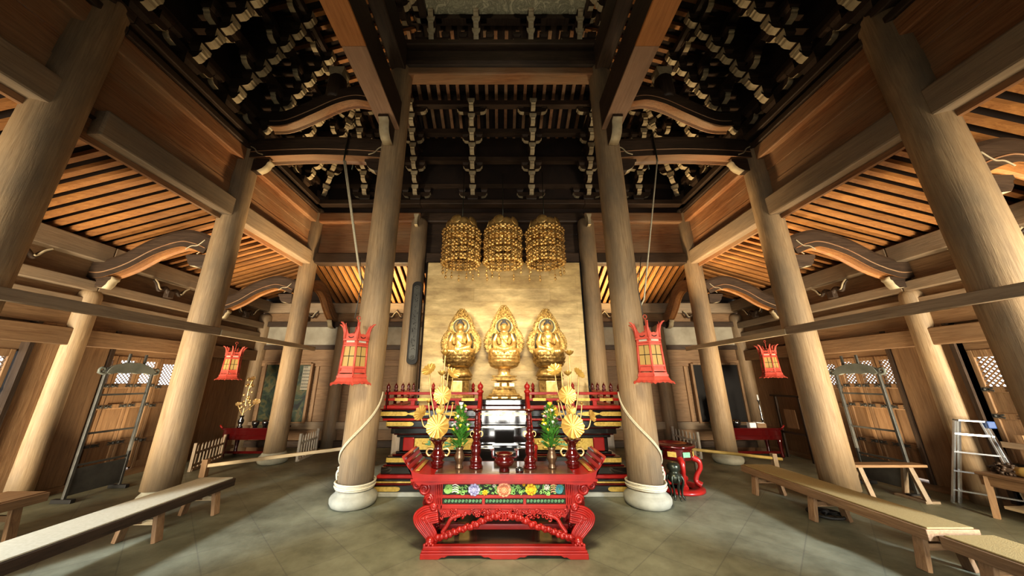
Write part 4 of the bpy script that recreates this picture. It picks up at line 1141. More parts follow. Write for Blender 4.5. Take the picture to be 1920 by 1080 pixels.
t = thing('incense_burner', 'round crimson incense burner with two upright handles in the table centre', 'incense burner', (.04, TY + .12, TZ))
MB().lathe([(.05, 0), (.056, .01), (.045, .03), (.05, .04), (.085, .06), (.102, .09), (.10, .115), (.08, .135), (.078, .145), (.092, .16), (.096, .168), (.088, .17), (.07, .15), (.06, .14)], (0, 0, 0), 32).build('bowl', 'crimson', t)
MB().lathe([(.07, .148), (.03, .153), (.002, .154)], (0, 0, 0), 24).build('ash', 'plaster', t)
for sg in (-1, 1):
    MB().tube([(sg * .085, 0, .125), (sg * .125, 0, .13), (sg * .13, 0, .165), (sg * .128, 0, .20)], .010, 6).box(sg * .117 - .012 * sg, sg * .15, -.012, .012, .195, .21).build('handle', 'crimson', t)
tag(MB().lathe([(.032, 0), (.04, .006), (.042, .03), (.036, .045), (.03, .045), (.026, .02)], (0, 0, 0), 20).build('incense_bowl', 'black', None, 0, (.195, TY + .07, TZ)), 'small black bowl beside the incense burner at the front edge', 'bowl')
# dark stand behind the table
t = thing('black_stand', 'low black lacquer stand behind the offering table', 'stand', (.06, 4.33, 0))
MB().box(-.62, .62, -.14, .14, .58, .62).build('stand_top', 'black', t, .006)
for sx in (-1, 1):
    for sy in (-1, 1): MB().box(sx * .58, sx * .55, sy * .13, sy * .10, 0, .58).build('leg', 'black', t)
MB().box(-.6, .6, -.13, -.11, .50, .58).build('apron', 'black', t)
t = thing('tablet_box', 'small black box shaped rack on the black stand behind the incense burner', 'rack', (.06, 4.33, .62))
MB().box(-.16, .16, -.07, .07, .2, .225).build('box_top', 'black', t); MB().box(-.15, .15, .05, .07, 0, .2).build('box_back', 'blackmatt', t)
for sg in (-1, 1): MB().box(sg * .14, sg * .16, -.07, .07, 0, .2).build('box_side', 'black', t)
MB().box(-.13, .13, -.06, -.045, .14, .16).box(-.13, .13, -.06, -.045, .08, .10).build('slat', 'iron', t)

# ------------------------------------------------------------------ red hanging lanterns
def hexring(r, k, rot=0): a = PI / 3 * k + rot; return V((r * math.cos(a), r * math.sin(a), 0))
def lantern(x, y, zb, sc, rz, label):
    t = thing('hanging_lantern', label, 'lantern', (x, y, zb), rz, 'red hexagonal lanterns')
    f = MB()
    for k in range(6):
        a, b = hexring(.185, k), hexring(.185, k + 1)
        f.tube([a + V((0, 0, .12)), hexring(.165, k) + V((0, 0, .60))], .014, 6)
        for z, r, w in ((.11, .20, .028), (.135, .19, .022), (.17, .185, .018), (.235, .18, .022), (.52, .172, .02), (.55, .172, .016), (.60, .175, .024)):
            f.beam(hexring(r, k) + V((0, 0, z)), hexring(r, k + 1) + V((0, 0, z)), w, w)
        f.add([hexring(.182, k) + V((0, 0, .17)), hexring(.182, k + 1) + V((0, 0, .17)), hexring(.178, k + 1) + V((0, 0, .24)), hexring(.178, k) + V((0, 0, .24))], [(0, 1, 2, 3)])
        f.add([hexring(.168, k) + V((0, 0, .52)), hexring(.168, k + 1) + V((0, 0, .52)), hexring(.168, k + 1) + V((0, 0, .61)), hexring(.168, k) + V((0, 0, .61))], [(0, 1, 2, 3)])
    f.build('frame', 'redmetal', t)
    for k in range(6):
        a, b = hexring(.17, k), hexring(.17, k + 1); c, d = hexring(.162, k), hexring(.162, k + 1)
        p = MB().add([a + V((0, 0, .235)), b + V((0, 0, .235)), d + V((0, 0, .525)), c + V((0, 0, .525))], [(0, 1, 2, 3)]).build('mesh_panel', 'paper', t)
        g = MB(); m0, m1 = (a + b) / 2 * 1.01 + V((0, 0, .235)), (c + d) / 2 * 1.01 + V((0, 0, .525))
        g.tube([m0, m1], .004, 5); g.tube([a * 1.005 + V((0, 0, .38)), b * 1.005 + V((0, 0, .38))], .004, 5)
        g.build('bar', 'blackmatt', p)
    for k in range(6):
        w = MB(); m = (hexring(.171, k) + hexring(.171, k + 1)) / 2; d_ = (hexring(1, k + 1) - hexring(1, k)).normalized()
        w.beam(m - d_ * .055 + V((0, 0, .575)), m + d_ * .055 + V((0, 0, .575)), .006, .026)
        w.build('name_plate', 'picket', t)
    cr = MB()
    for k in range(6):
        a, b = hexring(.172, k), hexring(.172, k + 1); vs = []; fs = []
        n = 12
        for i in range(n + 1):
            u = i / n; e = abs(2 * u - 1)
            top = .675 + .14 * e ** 2.6 + (.012 * math.cos(u * 4 * PI))
            q = a.lerp(b, u); out = 1 + .10 * e ** 3
            vs += [q + V((0, 0, .60)), q * (1 + .03 * e) + V((0, 0, .66)), q * out + V((0, 0, top))]
        for i in range(n):
            for j in range(2): fs.append((i * 3 + j, i * 3 + 3 + j, i * 3 + 4 + j, i * 3 + 1 + j))
        cr.add(vs, fs)
        cr.tube([hexring(.172, k) + V((0, 0, .60)), hexring(.178, k) + V((0, 0, .72)), hexring(.20, k) + V((0, 0, .79)), hexring(.235, k) + V((0, 0, .825)), hexring(.26, k) + V((0, 0, .83))], [.014, .016, .016, .013, .006], 7)
    cr.build('horned_crown', 'redmetal', t)
    cut = MB()
    for k in range(6):
        m = (hexring(.173, k) + hexring(.173, k + 1)) / 2; d_ = (hexring(1, k + 1) - hexring(1, k)).normalized()
        cut.tube([m * 1.012 + d_ * .035 * math.cos(a) + V((0, 0, .645 + .018 * math.sin(a))) for a in [PI + PI * q / 6 for q in range(7)]], .006, 5)
    cut.build('cutout', 'blackmatt', t)
    sk = MB()
    for k in range(6):
        vs = []; fs = []; n = 14
        for i in range(n + 1):
            u = i / n
            p = hexring(.195, k).lerp(hexring(.195, k + 1), u); q = hexring(.235, k).lerp(hexring(.235, k + 1), u); r = hexring(.285, k).lerp(hexring(.285, k + 1), u)
            vs += [p + V((0, 0, .115)), q + V((0, 0, .05)), r + V((0, 0, .0 + .016 * abs(math.sin(u * 4 * PI)) + .018 * math.sin(PI * u)))]
        for i in range(n):
            for j in range(2): fs.append((i * 3 + j, i * 3 + 3 + j, i * 3 + 4 + j, i * 3 + 1 + j))
        sk.add(vs, fs)
    so = sk.build('skirt', 'redmetal', t); md = so.modifiers.new('s', 'SOLIDIFY'); md.thickness = .008
    for o in t.children:
        if o.name.startswith('horned'): md = o.modifiers.new('s', 'SOLIDIFY'); md.thickness = .008
    MB().tube([(0, 0, .72), (0, 0, .90)], .008, 6).tube([(.028 * math.cos(a), 0, .925 + .028 * math.sin(a)) for a in [2 * PI * q / 14 for q in range(14)]], .005, 6, 0, True).tube([hexring(.17, 0) + V((0, 0, .64)), V((0, 0, .74)), hexring(.17, 3) + V((0, 0, .64))], .006, 6).build('hanger', 'redmetal', t)
    MB().lathe([(.02, .16), (.02, .27), (.004, .28)], (0, 0, 0), 12).build('bulb', 'whiteobj', t)
    t.scale = (sc, sc, sc)
    return t
lantern(-2.0, 4.42, 1.545, .98, PI / 6 + .5, 'large red hexagonal lantern hanging in front of the left altar pillar')
lantern(2.04, 4.42, 1.565, .98, PI / 6 - .35, 'large red hexagonal lantern hanging in front of the right altar pillar')
lantern(-5.93, 7.2, 1.62, .86, .95, 'small red hexagonal lantern hanging in the far left aisle')
lantern(5.95, 7.2, 1.66, .86, .2, 'small red hexagonal lantern hanging in the far right aisle')

# ------------------------------------------------------------------ ropes and cords
for s in (-1, 1):
    n = SIDE[s]
    # cords hanging from the arched beam to the pillar
    top = V((s * 2.78, Y1 - .16, 5.35))
    for k, dx in enumerate((0, .028) if s < 0 else (0,)):
        tag(MB().tube([top + V((dx, 0, 0)), V((s * 2.29 + dx * .3, Y1 - .02, 3.22 if s < 0 else 2.85)), V((s * 2.20, Y1 + .20, 3.0 if s < 0 else 2.6))], .013, 8).build('pulley_rope', 'rope'),
            'cream cord running from the arched beam down to the %s altar pillar%s' % (n, '' if s > 0 else (', outer one' if k == 0 else ', inner one')), 'cord')
    tag(MB().tube([top + V((0, 0, -.02)), top + V((0, 0, .12)), (s * 2.78, Y1 - .15, 5.95), (s * 2.78, Y1 + .15, 5.95), (s * 2.78, Y1 + .15, 5.4)], .014, 6).build('hook_cord', 'darkbronze'), 'dark cord looped over the %s arched beam' % n, 'cord')
    tag(MB().tube([(s * 2.06, 4.42, 2.45), (s * 2.06, 4.5, 3.0), (s * 2.25, Y1 - .19, 3.5)] if s < 0 else [(s * 2.02, 4.42, 2.47), (s * 2.03, 4.5, 2.9), (s * 2.25, Y1 - .19, 3.5)], .006, 6).build('lantern_wire', 'iron'), 'thin wire holding the large lantern at the %s altar pillar' % n, 'wire')
    # rope spiralling down the pillar
    r = .243; t = thing('pillar_rope', 'cream rope spiralling down the %s altar pillar and coiled at its foot' % n, 'rope', (s * X1, Y1, 0))
    for off in (0, .024):
        pts = []
        for k in range(46):
            u = k / 45; ang = (-.12 + u * 1.62) * PI * .72
            a = -PI / 2 + s * -1 * (PI * .55 - u * PI * 1.12)          # from inner side round the front to the outer side
            z = 1.42 - .98 * u ** .82 + off
            pts.append((r * math.cos(a), r * math.sin(a), z))
        MB().tube(pts, .0105, 7).build('strand', 'rope', t)
    a_end = -PI / 2 + s * (PI * .57)
    kx, ky = .26 * math.cos(a_end), .26 * math.sin(a_end)
    kn = MB()
    for k in range(4):
        kn.tube([(kx + .03 * math.cos(b), ky + .035 * math.sin(b), .33 + .032 * k + .02 * math.sin(b + k)) for b in [2 * PI * q / 12 for q in range(12)]], .013, 6, 0, True)
    kn.tube(spline([(kx, ky, .44), (kx + s * .03, ky - .03, .38), (kx + s * .01, ky - .05, .30), (kx * .95, ky * .9, .24)], 5), .013, 6)
    kn.build('knot', 'rope', t)
    cn = MB()
    for k in range(4):
        cn.tube([((.246 + .012 * (k % 2)) * math.cos(b), (.246 + .012 * (k % 2)) * math.sin(b), .222 + .021 * k + .006 * math.sin(2 * b)) for b in [2 * PI * q / 40 for q in range(40)]], .0125, 7, 0, True)
    cn.build('coil', 'rope', t)

# ------------------------------------------------------------------ benches
def bench(x0, x1, y0, y1, h, legs, label, top, side, sheen=False):
    lw = 'wall'
    t = thing('long_bench', label, 'bench', ((x0 + x1) / 2, (y0 + y1) / 2, 0))
    a, b = (x1 - x0) / 2, (y1 - y0) / 2
    MB().box(-a, a, -b, b, h - .10, h - .012).build('frame', side, t, .006)
    MB().box(-a + .03, a - .03, -b + .015, b - .015, h - .012, h).build('seat_mat', top, t, .003)
    for yy in legs:
        for sg in (-1, 1):
            MB().beam((sg * (a - .08), yy, h - .10), (sg * (a - .03), yy, 0), .045, .085, 0, (0, 1, 0)).build('leg', 'wallZ', t, .005)
        MB().box(-a + .08, a - .08, yy - .015, yy + .015, h * .42, h * .56).build('cross_rail', 'paleX' if sheen else 'wallX', t)  # paler wood for the cross rails of one bench
        MB().beam((0, yy, h * .5), (0, yy + (.3 if yy < 0 else -.3), h - .1), .03, .045).build('brace', 'wallY', t)
    return t
bench(-4.0, -3.53, 1.2, 4.78, .37, (-1.35, .90, 1.6), 'long low bench with pale top and dark frame on the left of the floor', 'greymat', 'darkY', True)
bench(3.70, 4.17, 3.24, 5.47, .37, (-.98, .05, .95), 'long low bench with tan woven top on the right, the farther of two in line', 'mat', 'wallY')
bench(3.76, 4.25, .9, 3.215, .335, (-.5, .95), 'long low bench with tan woven top at the lower right, nearer the viewer', 'mat', 'wallY')
bench(-5.62, -5.12, 2.3, 4.12, .40, (-.4, .72), 'short plain wooden bench at the far left below the columns', 'wallY', 'wallY')
# trestle table behind the right middle pillar
t = thing('trestle_bench', 'narrow grey plank on A shaped trestles behind the right middle pillar', 'bench', (5.50, 5.12, 0))
MB().box(-.56, .56, -.09, .09, .42, .455).build('plank', 'wallX', t, .005)
for sg in (-1, 1):
    for sy in (-1, 1): MB().beam((sg * .36, sy * .03, .42), (sg * .36 + .05 * sy, sy * .17, 0), .05, .05).build('leg', 'greyZ', t)
    MB().box(sg * .36 - .1, sg * .36 + .1, -.18, .18, 0, .03).build('foot', 'greyX', t)
# iron wheel shaped stand under the right bench
t = thing('iron_wheel', 'black spoked iron wheel lying on the floor under the right bench', 'wheel', (4.02, 4.55, .03))
w_ = MB().tube([(.17 * math.cos(2 * PI * k / 24), .17 * math.sin(2 * PI * k / 24), 0) for k in range(24)], .016, 6, 0, True)
for k in range(8): w_.tube([(0, 0, .02), (.165 * math.cos(PI * k / 4), .165 * math.sin(PI * k / 4), 0)], .009, 5)
w_.lathe([(.04, -.01), (.045, .03), (.02, .05)], (0, 0, 0), 12)
w_.build('rim', 'blackmatt', t)

# ------------------------------------------------------------------ metal rack frames with cloud shaped crests by the doors
def rack(s):
    n = SIDE[s]
    t = thing('metal_rack', 'tall grey metal rack frame with cloud shaped crest before the %s doors' % n, 'rack', (s * 5.97, 5.30 if s < 0 else 5.52, 0))
    h = .33
    for sg in (-1, 1):
        MB().box(-.018, .018, sg * h - .018, sg * h + .018, .04, 1.80).build('post', 'iron', t, .004)
        MB().box(-.14, .14, sg * h - .03, sg * h + .03, 0, .05).build('foot', 'blackmatt', t, .006)
    for z in (.46, .87, 1.40):
        MB().box(-.012, .012, -h, h, z - .013, z + .013).build('rail', 'iron', t)
    MB().box(-.01, .01, -h + .02, h - .02, .08, .42).build('lower_panel', 'iron', t, .003)
    # crest: cloud outline with scroll ends in the YZ plane
    pts = spline([(-.34, 0, 1.72), (-.30, 0, 1.80), (-.18, 0, 1.855), (-.05, 0, 1.885), (0, 0, 1.875), (.05, 0, 1.885), (.18, 0, 1.855), (.30, 0, 1.80), (.34, 0, 1.72), (.28, 0, 1.70), (.18, 0, 1.725), (.1, 0, 1.71), (0, 0, 1.725), (-.1, 0, 1.71), (-.18, 0, 1.725), (-.28, 0, 1.70)], 4)
    c = MB().prism([(p.x, p.z) for p in pts], 'X', -.03, .03)
    for sg in (-1, 1):
        c.tube([(0, sg * (.385 + .055 * (1 - a / 12) * math.cos(a + PI)), 1.76 + .055 * (1 - a / 12) * math.sin(a + PI)) for a in [q * .45 for q in range(19)]], .018, 7)
        c.tube(spline([(0, sg * .30, 1.73), (0, sg * .36, 1.705), (0, sg * .43, 1.73)], 5), .02, 7)
    c.build('cloud_crest', 'cloud', t)
    for yy in (-.08, .16): MB().box(-.012, .012, yy - .014, yy + .014, 1.86, 2.02).build('stay', 'iron', t)
    return t
rack(-1); rack(1)

# ------------------------------------------------------------------ picket fences and barrier poles
def fence(a, b, label, mat, h=.47, n=8):
    a, b = V((*a, 0)), V((*b, 0)); d = b - a; t = thing('picket_fence', label, 'fence', a)
    for k in range(n):
        u = k / (n - 1); p = d * u; e = k in (0, n - 1); w = .045 if e else .022; hh = h + (.06 if e else 0)
        dn_ = d.normalized()
        mb = MB().beam(p, p + V((0, 0, hh)), w, w, 0, (dn_.y, -dn_.x, 0))
        if not e: mb.lathe([(.016, 0), (.003, .03)], (p.x, p.y, hh), 4)
        mb.build('post' if e else 'picket', mat, t)
    for z in (.09, h * .72): MB().beam(V((0, 0, z)), d + V((0, 0, z)), .02, .04).build('rail', mat, t)
    MB().beam(V((0, 0, .02)), d + V((0, 0, .02)), .07, .04).build('sole', mat, t)
fence((-4.22, 7.32), (-4.28, 8.1), 'small pale picket fence behind the left far pillar', 'picket')
fence((-5.72, 6.55), (-6.0, 7.55), 'small grey picket fence in the far left corner beside the red side table', 'greyZ', .42, 10)
fence((4.30, 7.55), (4.22, 8.45), 'small pale picket fence beside the right far pillar', 'picket')
t = thing('barrier_pole', 'pale wooden pole on a short post closing the left aisle', 'barrier', (-5.16, 6.2, 0))
MB().box(-.05, .05, -.04, .04, 0, .28).build('post', 'wallZ', t, .006); MB().beam((-.04, 0, .17), (2.45, .15, .44), .05, .055).build('pole', 'paleX', t, .008); MB().box(2.38, 2.44, .11, .19, 0, .42).build('post', 'wallZ', t)
t = thing('bamboo_barrier', 'yellow bamboo pole on a short post closing the right aisle', 'barrier', (4.98, 6.42, 0))
MB().box(-.04, .04, -.04, .04, 0, .33).build('post', 'greyZ', t, .006)
MB().tube([(.14, .0, .235), (-.6, 0, .31), (-1.5, 0, .40)], .026, 10).build('pole', 'bamboo', t); MB().box(-1.46, -1.41, -.02, .02, 0, .38).build('post', 'greyZ', t)

# ------------------------------------------------------------------ side altars at the back corners
def side_table(x, label):
    t = thing('side_altar_table', label, 'table', (x, 7.85, 0))
    MB().box(-.62, .62, -.24, .24, .56, .60).build('table_top', 'crimson', t, .006)
    MB().box(-.58, .58, -.22, .22, .44, .56).build('apron', 'crimson', t, .004)
    MB().box(-.56, .56, -.232, -.218, .36, .44).build('carved_band', 'crimson', t)
    for sx in (-1, 1):
        MB().tube([(sx * .60, -.24, .60), (sx * .64, -.24, .63), (sx * .66, -.24, .66)], .018, 6).build('turned_end', 'lacquer', t)
        for sy in (-1, 1): MB().lathe([(.035, 0), (.045, .03), (.03, .1), (.045, .3), (.05, .45)], (sx * .53, sy * .18, 0), 10).build('leg', 'crimson', t)
    MB().box(-.56, .56, -.2, .2, .08, .13).build('stretcher', 'crimson', t)
side_table(-5.55, 'dark red side altar table in the far left corner'); side_table(5.62, 'dark red side altar table in the far right corner')
v = tag(MB().lathe([(.05, 0), (.055, .015), (.03, .04), (.055, .10), (.06, .14), (.03, .2), (.05, .25)], (0, 0, 0), 18).build('black_vase', 'black', None, 0, (-5.86, 7.72, .60)), 'small black vase holding the gold sprig on the left side table', 'vase')
t = thing('gold_sprig', 'gold leafy branch ornament in the black vase on the left side table', 'flower arrangement', (-5.86, 7.72, .84))
sp = MB().tube(spline([(0, 0, -.05), (.02, 0, .3), (.03, 0, .6), (.07, 0, .78)], 6), .014, 6).tube(spline([(0, 0, .05), (.12, 0, .16), (.24, 0, .26)], 6), .009, 6).tube(spline([(0, 0, .02), (-.08, 0, .12), (-.14, 0, .22)], 6), .009, 6)
sp.build('stem', 'goldbright', t)
for k in range(30):
    z = R.uniform(.12, .82); a = R.uniform(0, 6.28); r = .085 * (1 - z * .7) + .02
    mb = MB().ball((.03 + r * math.cos(a), r * math.sin(a), z), (.026, .022, .034), 0, 7, 5); mb.build('leaf', 'goldbright', t)
for c, r in (((.26, 0, .30), .075), ((-.15, 0, .25), .05), ((.07, 0, .82), .05)): lotus_leaf(MB(), c, r, (.4, -.6, .5), 7).build('lotus_leaf', 'goldbright', t)
def bowl(x, y, z, r, h, m, label): tag(MB().lathe([(r * .55, 0), (r * .6, h * .1), (r * .95, h * .5), (r, h), (r * .9, h), (r * .8, h * .6), (r * .3, h * .2)], (0, 0, 0), 20).build('bowl', m, None, 0, (x, y, z)), label, 'bowl')
bowl(-5.56, 7.78, .60, .075, .13, 'black', 'black bowl nearest the vase on the left side table'); bowl(-5.38, 7.84, .60, .07, .14, 'black', 'black bowl nearest the far pillar on the left side table')
t = thing('offertory_box', 'small pale wooden box with a white paper on it on the left side table', 'box', (-5.06, 7.76, .60)); MB().box(-.10, .10, -.08, .08, 0, .12).build('body', 'wallX', t, .006); MB().box(-.14, .14, -.09, .09, .12, .135).build('paper', 'whiteobj', t)
bowl(5.36, 7.8, .60, .10, .15, 'black', 'large black bowl on the right side table next to the far pillar')
t = thing('tall_candlestick', 'slim dark candlestick with a white candle on the right side table', 'candlestick', (5.98, 7.8, .60))
MB().lathe([(.05, 0), (.05, .02), (.02, .04), (.014, .12), (.028, .16), (.012, .2), (.024, .27), (.012, .32), (.02, .40), (.01, .46), (.012, .54), (.035, .57), (.01, .575)], (0, 0, 0), 14).build('stem', 'black', t)
MB().lathe([(.017, .57), (.016, .69), (.004, .695)], (0, 0, 0), 12).build('candle', 'whiteobj', t)
t = tag(MB().box(-.07, .07, -.05, .05, 0, .10).build('paper_box', 'whiteobj', None, .004, (5.66, 7.74, .60)), 'small white paper box on the right side table', 'box')
t = tag(MB().box(-.10, .10, -.07, .07, 0, .09).build('book_stand', 'wallX', None, .006, (5.83, 7.72, .60)), 'small wooden stand beside the candle on the right side table', 'stand')
MB().box(-.11, .07, -.06, .05, .09, .105).build('book', 'whiteobj', t).rotation_euler = (0, .1, 0)
t = thing('gold_leaf_ornament', 'single small gold lotus leaf standing by the right far pillar', 'ornament', (5.28, 7.95, .60))
MB().tube([(0, 0, 0), (.02, 0, .3), (.0, 0, .52)], .01, 6).build('stem', 'goldbright', t); lotus_leaf(MB(), (0, -.02, .54), .07, (.2, -.8, .3), 6).build('lotus_leaf', 'goldbright', t)
MB().lathe([(.05, 0), (.06, .05), (.03, .10), (.04, .14)], (0, 0, 0), 12).build('holder', 'black', t)
# back wall: dark painting left, near-black sheet painted as alcove shade right
for s in (-1, 1):
    x0, x1 = (-6.22, -5.05) if s < 0 else (5.12, 6.30)
    t = thing('framed_panel', 'dark framed panel on the back wall behind the %s side table' % SIDE[s], 'picture', ((x0 + x1) / 2, YB - .02, .60)); a = (x1 - x0) / 2
    MB().box(-a, a, -.01, .03, 0, 1.42).build('back_sheet', 'picture' if s < 0 else 'dim', t)
    MB().box(-a - .06, -a, -.05, .04, -.03, 1.45).box(a, a + .06, -.05, .04, -.03, 1.45).box(-a, a, -.05, .04, 1.41, 1.47).box(-a, a, -.05, .04, -.03, 0).build('frame', 'wallZ', t, .006)
    if s < 0:
        MB().box(.66 * a, a, -.02, -.012, .78, 1.38).build('paper_sheet', 'plaster', t)
        b = MB()
        for k in range(40): b.box(.68 * a + .03 * (k % 6) + .004, .68 * a + .03 * (k % 6) + .018, -.024, -.02, .82 + .085 * (k // 6), .86 + .085 * (k // 6))
        b.build('writing', 'iron', t)
# dim seated figure forms inside the right alcove
t = thing('dark_figure', 'dim dark seated figure in the alcove behind the right far pillar', 'statue', (5.42, 8.45, .62))
blob_mesh('body', [('b', (0, 0, .18), (.2, .14, .16)), ('b', (0, 0, .42), (.14, .1, .2)), ('b', (0, 0, .72), (.075, .08, .1)), ('b', (.13, -.06, .36), (.06, .08, .16)), ('b', (-.13, -.06, .36), (.06, .08, .16))], .02, ('darkbronze',), t)
MB().lathe([(.25, -.14), (.26, -.1), (.2, -.06), (.24, 0), (.2, .06)], (0, 0, 0), 16).build('seat', 'darkbronze', t)
# clothes-rail like dark rack in the right corner
t = thing('dark_rack', 'dark wooden rack standing against the right wall behind the side table', 'rack', (6.32, 7.42, 0))
for sg in (-1, 1): MB().box(-.02, .02, sg * .3 - .02, sg * .3 + .02, 0, 1.28).build('post', 'darkZ', t)
MB().box(-.02, .02, -.42, .42, 1.26, 1.30).build('rail', 'darkY', t); MB().box(-.02, .02, -.3, .3, .5, .54).build('rail', 'darkY', t)
MB().box(-.01, .01, -.14, .14, .62, 1.0).build('board', 'wallZ', t)

# ------------------------------------------------------------------ round red censer stand and bronze drum by the right pillar
t = thing('round_stand', 'round red lacquer stand with curved legs beside the right altar pillar', 'stand', (2.76, 5.58, 0))
MB().lathe([(.24, .60), (.30, .61), (.31, .635), (.28, .645), (.27, .62), (.02, .61)], (0, 0, 0), 36).build('stand_top', 'crimson', t)
MB().lathe([(.255, .44), (.265, .46), (.26, .58), (.27, .60)], (0, 0, 0), 36, 0, None, (1, 1), False, False).build('drum_band', 'crimson', t)
for k in range(8):
    a = 2 * PI * k / 8 + .2
    MB().box(.262, .272, -.06, .06, .49, .56, 0, Matrix.Rotation(a, 4, 'Z')).build('carved_panel', 'goldplate' if k % 2 else 'seagreen', t)
for k in range(5):
    a = 2 * PI * k / 5 - .5
    pts = spline([(.25, 0, .46), (.32, 0, .42), (.33, 0, .33), (.27, 0, .22), (.25, 0, .14), (.31, 0, .09)], 6)
    MB().tube(pts, [.05 - .018 * math.sin(PI * i / (len(pts) - 1)) for i in range(len(pts))], 10, 0, False, True, Matrix.Rotation(a, 4, 'Z')).build('leg', 'lacquer', t)
MB().lathe([(.33, 0), (.36, .01), (.36, .04), (.31, .06), (.22, .06), (.22, 0)], (0, 0, 0), 30).build('base_ring', 'lacquer', t)
t = thing('bronze_lantern', 'small dark bronze gourd shaped stand on slim legs in front of the round red stand', 'ornament', (2.50, 5.14, 0))
MB().lathe([(.05, .20), (.085, .23), (.105, .29), (.07, .335), (.055, .35), (.085, .38), (.09, .43), (.06, .465), (.02, .47)], (0, 0, 0), 20).build('body', 'darkbronze', t)
for k in range(8):
    a = 2 * PI * k / 8; MB().tube(spline([(.09, 0, .31), (.115, 0, .24), (.085, 0, .14), (.075, 0, .06), (.11, 0, .01)], 5), .012, 6, 0, False, True, Matrix.Rotation(a, 4, 'Z')).build('leg', 'darkbronze', t)

# ------------------------------------------------------------------ stepladder, work table and log at the right
t = thing('stepladder', 'aluminium stepladder with blue plastic caps standing by the right wall', 'ladder', (6.02, 4.72, 0))
t.location = (0, 0, 0)
rails = [((6.20, 5.00, 0), (6.27, 4.72, 1.08)), ((6.27, 4.98, 0), (6.325, 4.72, 1.07)), ((6.50, 4.48, 0), (6.49, 4.62, 1.07)), ((6.56, 4.46, 0), (6.54, 4.62, 1.06))]
for p, q in rails: MB().beam(p, q, .045, .022).build('side_rail', 'steel', t, .003)
for a_, b_ in ((0, 2), (1, 3)):
    for u in (.16, .39, .62, .84):
        MB().beam(V(rails[a_][0]).lerp(V(rails[a_][1]), u), V(rails[b_][0]).lerp(V(rails[b_][1]), u), .04, .018).build('step', 'steel', t)
MB().beam((6.27, 4.71, 1.085), (6.52, 4.61, 1.075), .10, .02).build('top_tread', 'steel', t)
MB().beam((6.49, 4.60, 1.04), (6.56, 4.57, 1.04), .10, .09).build('hinge_cap', 'bluecap', t, .01)
t = thing('work_table', 'brown wooden table at the right edge with a log on it', 'table', (6.22, 3.72, 0))
MB().box(-.22, .30, -.80, .80, .47, .50).build('table_top', 'wallY', t, .006); MB().box(-.20, -.17, -.78, .78, .36, .47).build('apron', 'wallY', t)
for sx in (-.18, .26):
    for sy in (-.72, .72): MB().beam((sx, sy, .47), (sx * 1.1, sy * 1.05, 0), .05, .05).build('leg', 'wallZ', t)
MB().box(-.14, .22, -.7, .7, .12, .15).build('shelf', 'paleY', t)
t = thing('striking_log', 'yellow wooden log striker with a dark knotted end lying on the right table', 'log', (6.18, 3.9, .562))
MB().tube([(0, -.75, 0), (0, .3, 0), (0, .36, 0)], [.062, .058, .05], 14).build('shaft', 'bamboo', t)
k_ = MB()
for q in range(60):
    u = R.random(); a = R.uniform(0, 6.28); r = .062 * math.sin(PI * (.15 + .75 * u)) + .01
    k_.ball((r * math.cos(a), .34 + .24 * u, r * math.sin(a) * .9), R.uniform(.012, .02), 0, 7, 5)
k_.tube([(0, .33, 0), (0, .46, 0), (0, .58, 0)], [.05, .06, .02], 10); k_.build('knotted_end', 'darkY', t)
# slatted backrest against the right wall beside the door
t = thing('slatted_rack', 'wooden slatted rack leaning at the right wall behind the ladder', 'rack', (6.5, 4.0, 0))
for k in range(6): MB().box(-.02, .02, -.5 + .16 * k, -.43 + .16 * k, .1, .95).build('slat', 'wallZ', t)
for z in (.2, .78): MB().box(-.035, -.02, -.55, .5, z, z + .07).build('rail', 'greyY', t)
for yy in (-.45, .4): MB().box(-.03, .03, yy - .03, yy + .03, 0, .15).build('leg', 'wallZ', t)

# ------------------------------------------------------------------ camera
f_px, th = 595.0, math.radians(16.33)
cam = bpy.data.cameras.new('camera'); co = bpy.data.objects.new('camera', cam); C.objects.link(co)
cam.sensor_width = 36; cam.sensor_fit = 'HORIZONTAL'; cam.lens = f_px / 1920 * 36; cam.shift_x = 21.5 / 1920; cam.clip_start = .05
co.location = (0, 0, 1.6); co.rotation_euler = (PI / 2 + th, 0, 0)
bpy.context.scene.camera = co

# ------------------------------------------------------------------ light
def light(kind, name, loc, target, energy, col, size=1, size_y=None, **kw):
    l = bpy.data.lights.new(name, kind); l.energy = energy; l.color = col
    if kind == 'AREA':
        l.size = size
        if size_y: l.shape = 'RECTANGLE'; l.size_y = size_y
    else: l.shadow_soft_size = size
    for k, v in kw.items(): setattr(l, k, v)
    o = bpy.data.objects.new(name, l); C.objects.link(o); o.location = loc
    o.rotation_euler = (V(target) - V(loc)).to_track_quat('-Z', 'Y').to_euler()
    return o
wd = bpy.data.worlds.new('world'); bpy.context.scene.world = wd; wd.use_nodes = True
wd.node_tree.nodes['Background'].inputs[0].default_value = (.93, .97, 1, 1); wd.node_tree.nodes['Background'].inputs[1].default_value = 2.6
e = light('AREA', 'entrance_daylight', (0, -1.95, 1.3), (0, 3, .35), 80, (1, .96, .88), 2.0, 2.3); e.data.spread = math.radians(115)
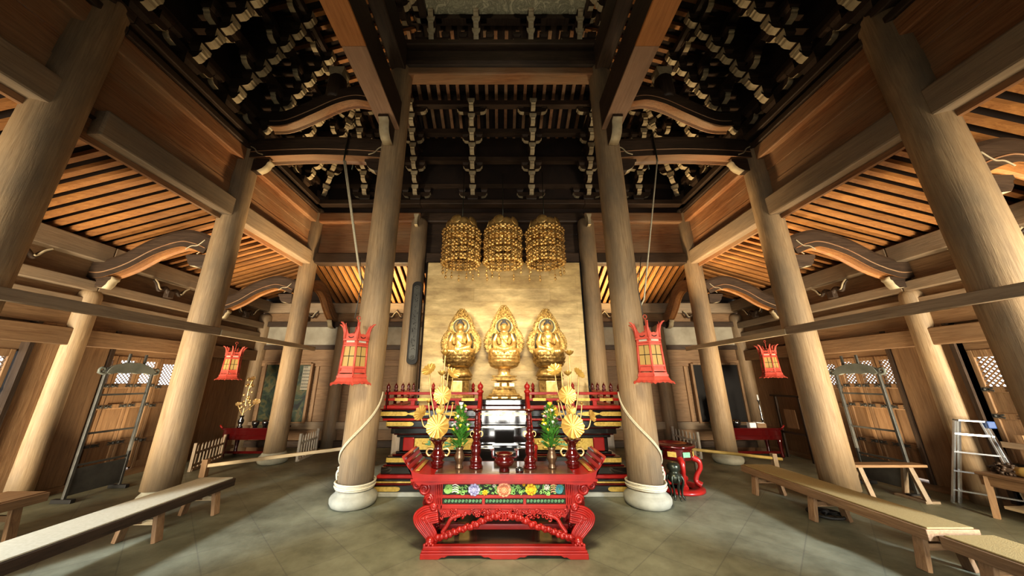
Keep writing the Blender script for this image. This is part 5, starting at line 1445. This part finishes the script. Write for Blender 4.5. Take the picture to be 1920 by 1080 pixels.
light('SPOT', 'hall_fill', (0, 1.2, 3.7), (0, 5.0, 0), 930, (1, .85, .58), .5, spot_size=1.75, spot_blend=1.0)  # added fill from above for table front, lower pillars and floor
light('SPOT', 'canopy_fill', (.05, 5.0, 2.3), (.05, 6.1, 4.6), 95, (1, .82, .56), .15, spot_size=1.7, spot_blend=.9)  # added upward fill to brighten the gold canopies
light('SPOT', 'ceiling_fill', (.05, 2.0, 6.3), (.1, 4.0, 8.8), 70, (1, .92, .76), .2, spot_size=1.6, spot_blend=.9)  # added upward fill to brighten the painted ceiling
for s in (-1, 1):
    e = light('AREA', 'aisle_daylight_' + SIDE[s], (s * 5.6, .2, 1.2), (s * 5.8, 6, 1.9), 250, (1, .88, .68), 1.4, 2.0); e.data.spread = math.radians(110)
    e = light('AREA', 'aisle_bounce_' + SIDE[s], (s * 5.5, 5.9, .5), (s * 5.3, 5.9, 4), 50, (1, .80, .54), .8, 2.2); e.data.spread = math.radians(125)  # added upward lamp in place of light bounced off the floor
    light('SPOT', 'back_aisle_lamp_' + SIDE[s], (s * 3.0, 7.6, 2.6), (s * 3.0, 7.8, 4), 430, (1, .76, .42), .15, spot_size=1.75, spot_blend=.8)
    light('SPOT', 'altar_spot_' + SIDE[s], (s * 1.2, 4.7, 3.1), (s * .1 + .05, 6.6, 1.9), 210, (1, .84, .56), .12, spot_size=1.35, spot_blend=.9)
    light('SPOT', 'beam_uplight_' + SIDE[s], (s * 3.2, 6.7, 2.4), (s * 4.6, 5.9, 5.0), 560, (1, .74, .44), .2, spot_size=1.3, spot_blend=.9)
    light('SPOT', 'door_sunbeam_' + SIDE[s], (s * 6.2, -1.2, 2.6), (s * 3.0, 4.7, 0), 3200, (.72, .84, 1), .25, spot_size=.36, spot_blend=.5)
sc = bpy.context.scene
sc.view_settings.view_transform = 'Standard'; sc.view_settings.look = 'Medium High Contrast'; sc.view_settings.exposure = 0
sc.cycles.max_bounces = 7; sc.cycles.diffuse_bounces = 4; sc.cycles.glossy_bounces = 4; sc.cycles.sample_clamp_indirect = 6; sc.cycles.use_denoising = True
